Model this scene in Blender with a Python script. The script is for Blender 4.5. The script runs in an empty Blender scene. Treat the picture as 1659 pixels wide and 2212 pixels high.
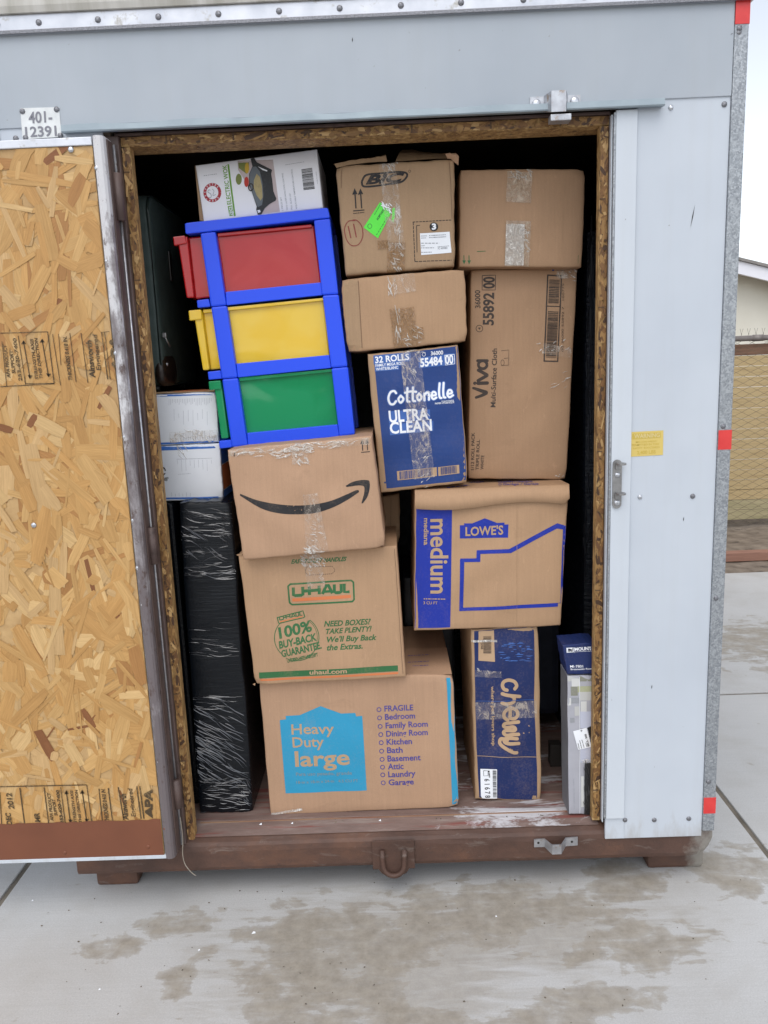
import bpy, bmesh, math, random
import numpy as np
from mathutils import Vector, Matrix

rnd = random.Random(7)
scene = bpy.context.scene
C = scene.collection

# ------------------------------------------------------------------ camera, sky, sun, exposure
CAM_LOC = np.array([0.0, -2.25, 1.63])
YAW, PITCH, ROLL = -0.01449297, 0.18494634, -0.04046895
_fwd = np.array([math.sin(YAW) * math.cos(PITCH), math.cos(YAW) * math.cos(PITCH), -math.sin(PITCH)])
_rt = np.array([math.cos(YAW), -math.sin(YAW), 0.0])
_up = np.cross(_rt, _fwd)
RT = math.cos(ROLL) * _rt + math.sin(ROLL) * _up
UP = -math.sin(ROLL) * _rt + math.cos(ROLL) * _up
FPX, CX, CY = 1662.0, 829.5, 1106.0          # survey picture: 1659 x 2212
cam_d = bpy.data.cameras.new('camera')
cam_d.sensor_fit = 'HORIZONTAL'
cam_d.sensor_width = 36.0
cam_d.lens = 36.0 * FPX / 1659.0
cam_d.clip_start, cam_d.clip_end = 0.05, 2000.0
cam = bpy.data.objects.new('camera', cam_d)
C.objects.link(cam)
m = Matrix.Identity(4)
for i in range(3):
    m[i][0], m[i][1], m[i][2], m[i][3] = RT[i], UP[i], -_fwd[i], CAM_LOC[i]
cam.matrix_world = m
scene.camera = cam

SUN_EL, SUN_AZ = math.radians(60), math.radians(190)      # azimuth: clockwise from +Y
world = bpy.data.worlds.new('World')
scene.world = world
world.use_nodes = True
wn, wl = world.node_tree.nodes, world.node_tree.links
wn.clear()
w_out = wn.new('ShaderNodeOutputWorld')
w_bg = wn.new('ShaderNodeBackground')
w_sky = wn.new('ShaderNodeTexSky')
w_sky.sky_type = 'NISHITA'
w_sky.sun_disc = False
w_sky.sun_elevation = SUN_EL
w_sky.sun_rotation = SUN_AZ
w_sky.air_density, w_sky.dust_density, w_sky.ozone_density = 1.0, 1.0, 1.0
w_hs = wn.new('ShaderNodeHueSaturation')
w_hs.inputs['Saturation'].default_value = 0.32
w_bg.inputs['Strength'].default_value = 0.15
wl.new(w_sky.outputs[0], w_hs.inputs['Color'])
wl.new(w_hs.outputs[0], w_bg.inputs['Color'])
wl.new(w_bg.outputs[0], w_out.inputs['Surface'])

sun_d = bpy.data.lights.new('sun', 'SUN')
sun_d.energy = 0.7
sun_d.angle = math.radians(50)
sun_d.color = (1.0, 0.96, 0.90)
sun = bpy.data.objects.new('sun', sun_d)
C.objects.link(sun)
sdir = Vector((math.sin(SUN_AZ) * math.cos(SUN_EL), math.cos(SUN_AZ) * math.cos(SUN_EL), math.sin(SUN_EL)))
sun.rotation_euler = sdir.to_track_quat('Z', 'Y').to_euler()

vs = scene.view_settings
vs.view_transform = 'Standard'
vs.look = 'None'
vs.exposure = 0.72
scene.cycles.max_bounces = 8
scene.cycles.diffuse_bounces = 4
scene.cycles.glossy_bounces = 3
scene.cycles.transmission_bounces = 2
scene.cycles.transparent_max_bounces = 12
vs.gamma = 1.0
vs.use_curve_mapping = False


# ------------------------------------------------------------------ survey helpers: picture point -> point at a known depth or height
def ray(q):
    return _fwd + RT * (q[0] - CX) / FPX - UP * (q[1] - CY) / FPX


def at(q, Y):
    d = ray(q)
    return CAM_LOC + d * (Y - CAM_LOC[1]) / d[1]


def atz(q, Z):
    d = ray(q)
    return CAM_LOC + d * (Z - CAM_LOC[2]) / d[2]


def sheet(s, ox, oy):                         # measuring sheets (enlargements of the survey picture)
    return lambda x, y: (x / s + ox, y / s + oy)


sA = sheet(2.749, 713.2, 548.6)
sB = sheet(3.780, 384.0, 548.6)
sC = sheet(2.749, 548.6, 0.0)
sD = sheet(4.32, 329.2, 274.3)
sE = sheet(4.2, 482.8, 932.6)
sF = sheet(3.5577, 466.3, 1152.0)
sG = sheet(3.36, 822.9, 987.5)
sH = sheet(3.183, 521.2, 1371.5)
sI = sheet(4.32, 960.0, 1316.6)
sJ = sheet(2.749, 0.0, 548.6)
sK = sheet(2.749, 0.0, 1097.2)
sL = sheet(2.749, 0.0, 1591.0)
sM = sheet(5.377, 1179.5, 1371.5)
sN = sheet(3.5577, 1124.6, 1700.7)
sO = sheet(2.749, 0.0, 0.0)
sQ = sheet(3.666, 219.4, 274.3)
sR = sheet(3.67, 1206.9, 548.6)
sR2 = sheet(3.67, 1206.9, 1042.4)
sT = sheet(2.749, 1055.5, 0.0)


# ------------------------------------------------------------------ materials
def new_mat(name):
    mt = bpy.data.materials.new(name)
    mt.use_nodes = True
    nt = mt.node_tree
    b = nt.nodes['Principled BSDF']
    return mt, nt, b


def node(nt, kind, **kw):
    n = nt.nodes.new(kind)
    for k, v in kw.items():
        if k.startswith('i_'):
            n.inputs[k[2:].replace('_', ' ')].default_value = v
        else:
            setattr(n, k, v)
    return n


def ramp(nt, fac, stops, interp='LINEAR'):
    r = nt.nodes.new('ShaderNodeValToRGB')
    r.color_ramp.interpolation = interp
    el = r.color_ramp.elements
    while len(el) < len(stops):
        el.new(0.5)
    for e, (p, c) in zip(el, stops):
        e.position = p
        e.color = (*c, 1) if len(c) == 3 else c
    nt.links.new(fac, r.inputs['Fac'])
    return r.outputs['Color']


def noise(nt, vec, scale, detail=4, rough=0.55, dist=0.0):
    n = node(nt, 'ShaderNodeTexNoise')
    n.inputs['Scale'].default_value = scale
    n.inputs['Detail'].default_value = detail
    n.inputs['Roughness'].default_value = rough
    n.inputs['Distortion'].default_value = dist
    nt.links.new(vec, n.inputs['Vector'])
    return n.outputs['Fac']


def mapped(nt, scale=(1, 1, 1), kind='pos', rot=(0, 0, 0)):
    if kind == 'pos':
        src = node(nt, 'ShaderNodeNewGeometry').outputs['Position']
    elif kind == 'uv':
        src = node(nt, 'ShaderNodeUVMap').outputs['UV']
    else:
        src = node(nt, 'ShaderNodeTexCoord').outputs['Object']
    mp = node(nt, 'ShaderNodeMapping')
    mp.inputs['Scale'].default_value = scale
    mp.inputs['Rotation'].default_value = rot
    nt.links.new(src, mp.inputs['Vector'])
    return mp.outputs['Vector']


def mixc(nt, fac, a, b, blend='MIX'):
    mx = node(nt, 'ShaderNodeMix', data_type='RGBA', blend_type=blend)
    for sock, v in ((mx.inputs[0], fac), (mx.inputs[6], a), (mx.inputs[7], b)):
        if hasattr(v, 'is_linked'):
            nt.links.new(v, sock)
        elif isinstance(v, (int, float)):
            sock.default_value = v
        else:
            sock.default_value = (*v, 1)
    return mx.outputs[2]


def math_n(nt, op, a, b=0.0, clamp=False):
    n = node(nt, 'ShaderNodeMath', operation=op, use_clamp=clamp)
    for i, v in enumerate((a, b)):
        if hasattr(v, 'is_linked'):
            nt.links.new(v, n.inputs[i])
        else:
            n.inputs[i].default_value = v
    return n.outputs[0]


def bump(nt, b, h, strength=0.2, dist=0.002):
    n = node(nt, 'ShaderNodeBump')
    n.inputs['Strength'].default_value = strength
    n.inputs['Distance'].default_value = dist
    nt.links.new(h, n.inputs['Height'])
    nt.links.new(n.outputs[0], b.inputs['Normal'])


def mottled(name, c1, c2, scale=6, rough=0.6, metal=0.0, detail=5, bmp=0.0, bscale=60, spec=0.5, lo=0.3, hi=0.7, stretch=(1, 1, 1), c3=None, s3=40):
    mt, nt, b = new_mat(name)
    v = mapped(nt, stretch)
    col = ramp(nt, noise(nt, v, scale, detail), [(lo, c1), (hi, c2)])
    if c3:
        f = ramp(nt, noise(nt, mapped(nt, stretch), s3, 5, 0.65), [(0.58, (0, 0, 0)), (0.68, (1, 1, 1))])
        col = mixc(nt, f, col, c3)
    nt.links.new(col, b.inputs['Base Color'])
    b.inputs['Roughness'].default_value = rough
    b.inputs['Metallic'].default_value = metal
    b.inputs['Specular IOR Level'].default_value = spec
    if bmp:
        bump(nt, b, noise(nt, mapped(nt), bscale, 4), bmp, 0.003)
    return mt


def plain(name, c, rough=0.5, metal=0.0, spec=0.5):
    mt, nt, b = new_mat(name)
    b.inputs['Base Color'].default_value = (*c, 1)
    b.inputs['Roughness'].default_value = rough
    b.inputs['Metallic'].default_value = metal
    b.inputs['Specular IOR Level'].default_value = spec
    return mt


def cardboard(name, c, seed=0.0):
    mt, nt, b = new_mat(name)
    v = mapped(nt, (1, 1, 1))
    big = noise(nt, mapped(nt, (2.2, 2.2, 1.2)), 2.0, 5, 0.6)
    d = tuple(x * 0.86 for x in c)
    l = tuple(min(1, x * 1.10) for x in c)
    col = ramp(nt, big, [(0.3, d), (0.7, l)])
    flute = noise(nt, mapped(nt, (170, 170, 5)), 1.0, 2)
    col = mixc(nt, 0.35, col, ramp(nt, flute, [(0.3, tuple(x * 0.88 for x in c)), (0.7, tuple(min(1, x * 1.08) for x in c))]))
    fine = noise(nt, v, 420, 3, 0.7)
    col = mixc(nt, 0.18, col, ramp(nt, fine, [(0.3, tuple(x * 0.6 for x in c)), (0.7, tuple(min(1, x * 1.25) for x in c))]))
    sm = noise(nt, mapped(nt, (1, 1, 1.6)), 7.0 + seed, 6, 0.7, 0.6)
    smf = ramp(nt, sm, [(0.60, (0, 0, 0)), (0.78, (0.45, 0.45, 0.45))])
    col = mixc(nt, smf, col, tuple(x * 0.62 for x in c))
    sc = noise(nt, mapped(nt, (2.6, 2.6, 1.0), rot=(0, 0.5, 0)), 16, 7, 0.75, 0.9)
    col = mixc(nt, ramp(nt, sc, [(0.60, (0, 0, 0)), (0.70, (0.45, 0.45, 0.45))]), col, tuple(min(1, x * 1.28 + 0.02) for x in c))
    nt.links.new(col, b.inputs['Base Color'])
    b.inputs['Roughness'].default_value = 0.72
    b.inputs['Specular IOR Level'].default_value = 0.3
    h = math_n(nt, 'ADD', math_n(nt, 'MULTIPLY', flute, 0.25), noise(nt, v, 14, 5, 0.6))
    bump(nt, b, h, 0.28, 0.006)
    return mt


KRAFT = cardboard('kraft', (0.425, 0.262, 0.155))
KRAFT2 = cardboard('kraft_warm', (0.445, 0.278, 0.163), 1.5)
KRAFT3 = cardboard('kraft_dull', (0.40, 0.262, 0.155), 2.5)
KRAFT4 = cardboard('kraft_pink', (0.455, 0.283, 0.178), 3.1)


def ink(name, c, wear=0.25, base=(0.42, 0.28, 0.17), rough=0.6):
    mt, nt, b = new_mat(name)
    n = noise(nt, mapped(nt), 160, 5, 0.7)
    big = noise(nt, mapped(nt, (1, 1, 0.5)), 12, 5, 0.7)
    f = ramp(nt, math_n(nt, 'ADD', math_n(nt, 'MULTIPLY', n, 0.5), math_n(nt, 'MULTIPLY', big, 0.5)), [(0.50, (0, 0, 0)), (0.72, (wear, wear, wear))])
    col = mixc(nt, f, c, base)
    nt.links.new(col, b.inputs['Base Color'])
    b.inputs['Roughness'].default_value = rough
    b.inputs['Specular IOR Level'].default_value = 0.35
    bump(nt, b, noise(nt, mapped(nt), 14, 5, 0.6), 0.25, 0.006)
    return mt


INK_BLACK = ink('ink_black', (0.022, 0.021, 0.023), 0.25)
INK_BROWN = ink('ink_brown_black', (0.055, 0.04, 0.033), 0.35)
INK_GREEN = ink('ink_green', (0.035, 0.14, 0.05), 0.3)
INK_ORANGE = ink('ink_orange', (0.62, 0.19, 0.07), 0.2)
INK_BLUE = ink('ink_royal_blue', (0.012, 0.032, 0.33), 0.15)
INK_VIOLET = ink('ink_violet', (0.07, 0.062, 0.27), 0.25)
INK_CYAN = ink('ink_cyan', (0.03, 0.30, 0.50), 0.2)
INK_NAVY = ink('ink_navy', (0.016, 0.050, 0.20), 0.08)
INK_NAVY2 = ink('ink_chewy_navy', (0.011, 0.024, 0.105), 0.22)
INK_RIM = ink('ink_mid_blue', (0.05, 0.13, 0.40), 0.1)
INK_WHITE = ink('ink_white', (0.82, 0.84, 0.88), 0.05)
INK_KRAFT = ink('ink_kraft_lettering', (0.47, 0.315, 0.19), 0.0)
INK_KRAFT_D = ink('ink_kraft_lettering_faint', (0.20, 0.26, 0.28), 0.3)
INK_RED = ink('ink_red_marker', (0.24, 0.045, 0.04), 0.2)
INK_GREY = ink('ink_grey', (0.28, 0.29, 0.32), 0.2, (0.6, 0.62, 0.66))
INK_LIME = ink('ink_lime', (0.16, 0.36, 0.05), 0.1)
INK_STAMP = ink('ink_stamp', (0.07, 0.045, 0.022), 0.75, (0.55, 0.36, 0.16))
STICK_GREEN = plain('sticker_neon_green', (0.10, 0.80, 0.05), 0.45)
PAPER = mottled('paper_white', (0.80, 0.82, 0.86), (0.86, 0.88, 0.91), 9, 0.5)
PAPER_SH = mottled('carton_white', (0.82, 0.82, 0.87), (0.88, 0.88, 0.92), 5, 0.42)


def tape_mat(name, c, alpha, rough=0.12, bs=40, strength=0.9, hi=0.3):
    mt, nt, b = new_mat(name)
    b.inputs['Base Color'].default_value = (*c, 1)
    b.inputs['Roughness'].default_value = rough
    b.inputs['IOR'].default_value = 1.75
    n = noise(nt, mapped(nt, (1.6, 1, 1)), bs, 5, 0.7, 1.2)
    a = ramp(nt, n, [(0.48, (alpha, alpha, alpha)), (0.56, (min(1, alpha + hi * 0.4),) * 3), (0.63, (min(1, alpha + hi),) * 3)])
    nt.links.new(a, b.inputs['Alpha'])
    bump(nt, b, n, strength, 0.008)
    return mt


TAPE = tape_mat('clear_tape', (0.72, 0.62, 0.52), 0.10, 0.08, 30, 0.9, 0.45)
TAPE_BROWN = tape_mat('tan_tape', (0.36, 0.20, 0.085), 0.62, 0.22)
TAPE_PALE = tape_mat('pale_tape', (0.60, 0.47, 0.34), 0.38, 0.15, 30, 0.8, 0.4)
GLINT = tape_mat('tape_fold_glint', (0.88, 0.84, 0.78), 0.40, 0.06, 60, 0.9, 0.6)  # pale colour paints the shine of creased tape into the material

# container surfaces
PANEL = None
def panel_mat(name, c1, c2, streak):
    mt, nt, b = new_mat(name)
    col = ramp(nt, noise(nt, mapped(nt, (1.0, 1, 0.8)), 2.4, 4), [(0.3, c1), (0.7, c2)])
    st = noise(nt, mapped(nt, (16, 1, 0.7)), 1.6, 5, 0.65)
    col = mixc(nt, ramp(nt, st, [(0.5, (0, 0, 0)), (0.8, (0.14, 0.14, 0.14))]), col, streak)
    ch = noise(nt, mapped(nt), 55, 4, 0.5)
    col = mixc(nt, ramp(nt, ch, [(0.735, (0, 0, 0)), (0.76, (0.8, 0.8, 0.8))]), col, (0.25, 0.25, 0.25))
    sx = node(nt, 'ShaderNodeSeparateXYZ')
    nt.links.new(node(nt, 'ShaderNodeNewGeometry').outputs['Position'], sx.inputs[0])
    splash = math_n(nt, 'SUBTRACT', noise(nt, mapped(nt, (9, 1, 2.2)), 1.6, 6, 0.7), math_n(nt, 'MULTIPLY', math_n(nt, 'SUBTRACT', sx.outputs[2], 0.15), 2.2))
    col = mixc(nt, ramp(nt, splash, [(0.36, (0, 0, 0)), (0.62, (0.55, 0.55, 0.55))]), col, (0.33, 0.29, 0.24))
    nt.links.new(col, b.inputs['Base Color'])
    b.inputs['Roughness'].default_value = 0.42
    bump(nt, b, noise(nt, mapped(nt, (1, 1, 0.6)), 3.0, 3), 0.5, 0.018)
    return mt


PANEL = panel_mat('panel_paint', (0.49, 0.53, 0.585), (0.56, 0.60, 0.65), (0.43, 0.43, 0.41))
PANEL_TOP = panel_mat('panel_paint_upper', (0.355, 0.392, 0.435), (0.42, 0.455, 0.495), (0.34, 0.345, 0.33))  # darker, greyer mix of the panel paint for the upper sheet
PANEL_W = panel_mat('trim_paint', (0.54, 0.58, 0.63), (0.60, 0.64, 0.685), (0.47, 0.47, 0.46))
DRIP = mottled('drip_edge_grey', (0.25, 0.30, 0.335), (0.34, 0.40, 0.43), 9, 0.45, 0.3)
ALU = mottled('aluminium_trim', (0.55, 0.57, 0.62), (0.74, 0.75, 0.79), 14, 0.38, 0.35, c3=(0.42, 0.40, 0.36), s3=18)
ROOF_EDGE = mottled('weathered_roof', (0.36, 0.34, 0.29), (0.60, 0.58, 0.54), 1.0, 0.7, stretch=(22, 1, 2.5))
GALV = None


def galvanised():
    mt, nt, b = new_mat('galvanised_steel')
    v = node(nt, 'ShaderNodeTexVoronoi')
    v.inputs['Scale'].default_value = 230
    nt.links.new(mapped(nt, (1, 1, 1.0)), v.inputs['Vector'])
    sep = node(nt, 'ShaderNodeSeparateColor')
    nt.links.new(v.outputs['Color'], sep.inputs[0])
    f = math_n(nt, 'ADD', math_n(nt, 'MULTIPLY', sep.outputs[0], 0.5), math_n(nt, 'MULTIPLY', noise(nt, mapped(nt), 50, 5, 0.7), 0.5))
    col = ramp(nt, f, [(0.25, (0.25, 0.265, 0.285)), (0.5, (0.33, 0.35, 0.37)), (0.75, (0.44, 0.46, 0.48))])
    nt.links.new(col, b.inputs['Base Color'])
    b.inputs['Metallic'].default_value = 0.55
    nt.links.new(ramp(nt, sep.outputs[1], [(0, (0.32,) * 3), (1, (0.55,) * 3)]), b.inputs['Roughness'])
    bump(nt, b, f, 0.35, 0.003)
    return mt


GALV = galvanised()
ZINC = mottled('zinc_hardware', (0.36, 0.36, 0.38), (0.55, 0.56, 0.585), 40, 0.36, 0.7, c3=(0.34, 0.26, 0.2), s3=50)
ZINC_DARK = mottled('cast_hardware', (0.24, 0.235, 0.23), (0.36, 0.355, 0.35), 40, 0.45, 0.7)
SCREW = mottled('screw_steel', (0.42, 0.43, 0.45), (0.72, 0.73, 0.76), 300, 0.3, 0.9)
SCREW_D = mottled('screw_dull', (0.12, 0.12, 0.13), (0.32, 0.32, 0.34), 300, 0.45, 0.7)
STEEL_BROWN = mottled('brown_painted_steel', (0.075, 0.05, 0.045), (0.13, 0.085, 0.072), 9, 0.55, 0.0, bmp=0.3, c3=(0.05, 0.03, 0.025), s3=14)


def edge_steel():
    mt, nt, b = new_mat('door_edge_steel')
    sx = node(nt, 'ShaderNodeSeparateXYZ')
    nt.links.new(node(nt, 'ShaderNodeNewGeometry').outputs['Position'], sx.inputs[0])
    n = noise(nt, mapped(nt, (1, 1, 0.35)), 16, 7, 0.7)
    pale_f = math_n(nt, 'ADD', n, math_n(nt, 'MULTIPLY', math_n(nt, 'SUBTRACT', sx.outputs[2], 1.55), 0.22))
    col = ramp(nt, pale_f, [(0.40, (0.15, 0.125, 0.128)), (0.52, (0.30, 0.275, 0.28)), (0.60, (0.62, 0.61, 0.62))])  # noisy blend, paler towards the top; rust specks go over it
    ru = noise(nt, mapped(nt, (1, 1, 0.6)), 40, 6, 0.75)
    col = mixc(nt, ramp(nt, ru, [(0.56, (0, 0, 0)), (0.64, (0.85, 0.85, 0.85))]), col, (0.085, 0.05, 0.04))
    nt.links.new(col, b.inputs['Base Color'])
    b.inputs['Roughness'].default_value = 0.45
    bump(nt, b, n, 0.3, 0.003)
    return mt


STEEL_EDGE = edge_steel()
RED_REF = mottled('reflector_red', (0.62, 0.035, 0.035), (0.72, 0.055, 0.05), 30, 0.35)


def rail_mat():
    mt, nt, b = new_mat('rusted_base_rail')
    p = node(nt, 'ShaderNodeNewGeometry').outputs['Position']
    col = ramp(nt, noise(nt, mapped(nt, (1, 1, 1.5)), 5, 6, 0.65), [(0.3, (0.062, 0.032, 0.023)), (0.5, (0.096, 0.049, 0.034)), (0.62, (0.13, 0.062, 0.038)), (0.78, (0.15, 0.10, 0.075))])
    scuff = noise(nt, mapped(nt, (1, 3, 3)), 9, 6, 0.7, 0.8)
    col = mixc(nt, ramp(nt, scuff, [(0.58, (0, 0, 0)), (0.72, (0.5, 0.5, 0.5))]), col, (0.24, 0.205, 0.18))
    sx = node(nt, 'ShaderNodeSeparateXYZ')
    nt.links.new(p, sx.inputs[0])
    endm = math_n(nt, 'ADD', math_n(nt, 'MULTIPLY', math_n(nt, 'SUBTRACT', sx.outputs[0], 0.86), 5.0), noise(nt, mapped(nt), 12, 5, 0.7))
    col = mixc(nt, ramp(nt, endm, [(0.55, (0, 0, 0)), (0.85, (0.85, 0.85, 0.85))]), col, (0.26, 0.245, 0.215))
    dk = noise(nt, mapped(nt), 30, 5, 0.7)
    col = mixc(nt, ramp(nt, dk, [(0.60, (0, 0, 0)), (0.75, (0.7, 0.7, 0.7))]), col, (0.05, 0.032, 0.027))
    nt.links.new(col, b.inputs['Base Color'])
    b.inputs['Roughness'].default_value = 0.62
    bump(nt, b, noise(nt, mapped(nt), 40, 6, 0.7), 0.45, 0.004)
    return mt


RAIL = rail_mat()


def sill_mat():
    mt, nt, b = new_mat('worn_floor_sill')
    col = ramp(nt, noise(nt, mapped(nt, (1.2, 7, 7)), 4, 6, 0.65), [(0.3, (0.13, 0.085, 0.072)), (0.55, (0.20, 0.135, 0.115)), (0.75, (0.30, 0.25, 0.22))])
    red = noise(nt, mapped(nt, (0.9, 14, 14)), 3.4, 5, 0.6, 0.3)
    col = mixc(nt, ramp(nt, red, [(0.57, (0, 0, 0)), (0.66, (0.8, 0.8, 0.8))]), col, (0.20, 0.045, 0.035))
    wh = noise(nt, mapped(nt, (1.0, 4, 4)), 3.1, 6, 0.75, 0.6)
    sx = node(nt, 'ShaderNodeSeparateXYZ')
    nt.links.new(node(nt, 'ShaderNodeNewGeometry').outputs['Position'], sx.inputs[0])
    near = math_n(nt, 'SUBTRACT', 0.36, math_n(nt, 'ABSOLUTE', math_n(nt, 'SUBTRACT', sx.outputs[0], 0.34)))
    whf = math_n(nt, 'ADD', wh, math_n(nt, 'MULTIPLY', near, 0.45))
    col = mixc(nt, ramp(nt, whf, [(0.62, (0, 0, 0)), (0.70, (0.9, 0.9, 0.9))]), col, (0.55, 0.54, 0.56))
    nt.links.new(col, b.inputs['Base Color'])
    b.inputs['Roughness'].default_value = 0.7
    bump(nt, b, noise(nt, mapped(nt, (1, 3, 3)), 30, 6, 0.7), 0.5, 0.004)
    return mt


SILL = sill_mat()
OSB_BASE = mottled('osb_ground', (0.42, 0.25, 0.10), (0.56, 0.36, 0.16), 25, 0.6)


def strand_mat():
    mt, nt, b = new_mat('osb_strand')
    at_ = node(nt, 'ShaderNodeAttribute', attribute_name='tint')
    g = noise(nt, mapped(nt, (14, 260, 1), 'uv'), 1.0, 4, 0.6)
    g2 = noise(nt, mapped(nt, (3, 30, 1), 'uv'), 1.0, 4, 0.6)
    col = mixc(nt, 1.0, at_.outputs['Color'], ramp(nt, g, [(0.25, (0.80, 0.77, 0.72)), (0.75, (1.08, 1.08, 1.08))]), 'MULTIPLY')
    col = mixc(nt, 1.0, col, ramp(nt, g2, [(0.3, (0.86, 0.83, 0.78)), (0.7, (1.05, 1.05, 1.05))]), 'MULTIPLY')
    nt.links.new(col, b.inputs['Base Color'])
    b.inputs['Roughness'].default_value = 0.5
    b.inputs['Specular IOR Level'].default_value = 0.4
    bump(nt, b, g, 0.2, 0.001)
    return mt


STRAND = strand_mat()


def osb_edge_mat():
    mt, nt, b = new_mat('osb_cut_edge')
    col = ramp(nt, noise(nt, mapped(nt, (45, 45, 14)), 1.0, 7, 0.75, 1.2),
               [(0.28, (0.07, 0.035, 0.018)), (0.42, (0.26, 0.14, 0.05)), (0.56, (0.45, 0.27, 0.10)), (0.72, (0.64, 0.45, 0.22))])
    dk = noise(nt, mapped(nt, (1, 1, 0.6)), 45, 5, 0.7)
    col = mixc(nt, ramp(nt, dk, [(0.56, (0, 0, 0)), (0.66, (0.75, 0.75, 0.75))]), col, (0.07, 0.038, 0.02))
    nt.links.new(col, b.inputs['Base Color'])
    b.inputs['Roughness'].default_value = 0.65
    bump(nt, b, noise(nt, mapped(nt, (2, 2, 1)), 60, 6, 0.75), 0.8, 0.006)
    return mt


OSB_EDGE = osb_edge_mat()
RUST_PAINT = mottled('red_brown_paint', (0.165, 0.055, 0.026), (0.20, 0.068, 0.032), 6, 0.5, bmp=0.12)
KERF = plain('kerf_brown', (0.10, 0.06, 0.035), 0.9)
DARK_GAP = plain('dark_gap', (0.02, 0.018, 0.016), 0.9)
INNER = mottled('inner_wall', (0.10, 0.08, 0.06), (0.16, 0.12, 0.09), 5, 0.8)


def concrete_mat():
    mt, nt, b = new_mat('concrete')
    p = mapped(nt)
    col = ramp(nt, noise(nt, p, 1.3, 5, 0.55), [(0.3, (0.44, 0.438, 0.43)), (0.7, (0.54, 0.536, 0.525))])
    broom = noise(nt, mapped(nt, (2.5, 120, 1)), 1.0, 4, 0.6)
    col = mixc(nt, 0.30, col, ramp(nt, broom, [(0.3, (0.42, 0.418, 0.41)), (0.7, (0.56, 0.556, 0.545))]))
    fine = noise(nt, p, 230, 4, 0.7)
    col = mixc(nt, 0.34, col, ramp(nt, fine, [(0.3, (0.28, 0.275, 0.268)), (0.7, (0.60, 0.597, 0.587))]))
    pores = noise(nt, p, 95, 3, 0.6)
    col = mixc(nt, ramp(nt, pores, [(0.68, (0, 0, 0)), (0.74, (0.5, 0.5, 0.5))]), col, (0.24, 0.23, 0.21))
    cloud = noise(nt, p, 3.4, 6, 0.65, 0.4)
    col = mixc(nt, ramp(nt, cloud, [(0.45, (0, 0, 0)), (0.75, (0.45, 0.45, 0.45))]), col, (0.36, 0.335, 0.30))
    sx = node(nt, 'ShaderNodeSeparateXYZ')
    nt.links.new(node(nt, 'ShaderNodeNewGeometry').outputs['Position'], sx.inputs[0])

    def blob(cx, cy, rx, ry):
        dx = math_n(nt, 'DIVIDE', math_n(nt, 'SUBTRACT', sx.outputs[0], cx), rx)
        dy = math_n(nt, 'DIVIDE', math_n(nt, 'SUBTRACT', sx.outputs[1], cy), ry)
        return math_n(nt, 'SUBTRACT', 1.0, math_n(nt, 'SQRT', math_n(nt, 'ADD', math_n(nt, 'MULTIPLY', dx, dx), math_n(nt, 'MULTIPLY', dy, dy))))
    f = blob(-0.20, -0.37, 0.36, 0.30)
    for bl in ((0.22, -0.20, 0.46, 0.15), (0.62, -0.33, 0.26, 0.10), (0.02, -0.62, 0.40, 0.16), (-0.70, -0.19, 0.16, 0.06), (-0.64, -0.42, 0.06, 0.08), (-0.86, -0.28, 0.12, 0.05), (0.68, -0.06, 0.13, 0.12), (1.07, -0.03, 0.22, 0.13), (2.05, 1.95, 0.42, 0.40), (0.45, -0.52, 0.22, 0.06)):
        f = math_n(nt, 'MAXIMUM', f, blob(*bl))
    clean = math_n(nt, 'MAXIMUM', blob(0.14, -0.46, 0.24, 0.13), blob(0.42, -0.30, 0.12, 0.08))
    f = math_n(nt, 'SUBTRACT', f, math_n(nt, 'MULTIPLY', math_n(nt, 'MAXIMUM', clean, 0.0), 1.3))
    f = math_n(nt, 'MINIMUM', math_n(nt, 'MAXIMUM', f, -0.5), 0.45)
    ns = noise(nt, mapped(nt, (1, 1.25, 1)), 8.5, 5, 0.56, 0.6)
    sw = noise(nt, mapped(nt, (3.0, 16, 1), rot=(0, 0, 0.75)), 2.2, 4, 0.6, 0.5)
    gr = noise(nt, p, 42, 5, 0.7)
    ns = math_n(nt, 'ADD', math_n(nt, 'ADD', math_n(nt, 'MULTIPLY', ns, 0.60), math_n(nt, 'MULTIPLY', sw, 0.28)), math_n(nt, 'MULTIPLY', gr, 0.12))
    tot = math_n(nt, 'ADD', ns, math_n(nt, 'MULTIPLY', f, 0.24))
    mask = ramp(nt, tot, [(0.520, (0, 0, 0)), (0.534, (0.42, 0.42, 0.42)), (0.60, (0.75, 0.75, 0.75)), (0.70, (0.95, 0.95, 0.95))])
    dirt = ramp(nt, noise(nt, p, 26, 6, 0.7), [(0.3, (0.25, 0.22, 0.18)), (0.7, (0.37, 0.335, 0.28))])
    dirt = mixc(nt, ramp(nt, noise(nt, p, 120, 5, 0.7), [(0.6, (0, 0, 0)), (0.75, (0.6, 0.6, 0.6))]), dirt, (0.13, 0.11, 0.09))
    smear = math_n(nt, 'ADD', math_n(nt, 'MAXIMUM', blob(-0.10, -0.36, 0.55, 0.36), blob(0.30, -0.25, 0.60, 0.22)), math_n(nt, 'MULTIPLY', math_n(nt, 'SUBTRACT', sw, 0.5), 1.6))
    col = mixc(nt, ramp(nt, smear, [(0.05, (0, 0, 0)), (0.55, (0.55, 0.55, 0.55))]), col, dirt)
    col = mixc(nt, mask, col, dirt)
    nt.links.new(col, b.inputs['Base Color'])
    b.inputs['Roughness'].default_value = 0.88
    b.inputs['Specular IOR Level'].default_value = 0.25
    h = math_n(nt, 'ADD', math_n(nt, 'MULTIPLY', fine, 0.5), math_n(nt, 'MULTIPLY', broom, 0.6))
    bump(nt, b, h, 0.25, 0.002)
    return mt


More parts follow.
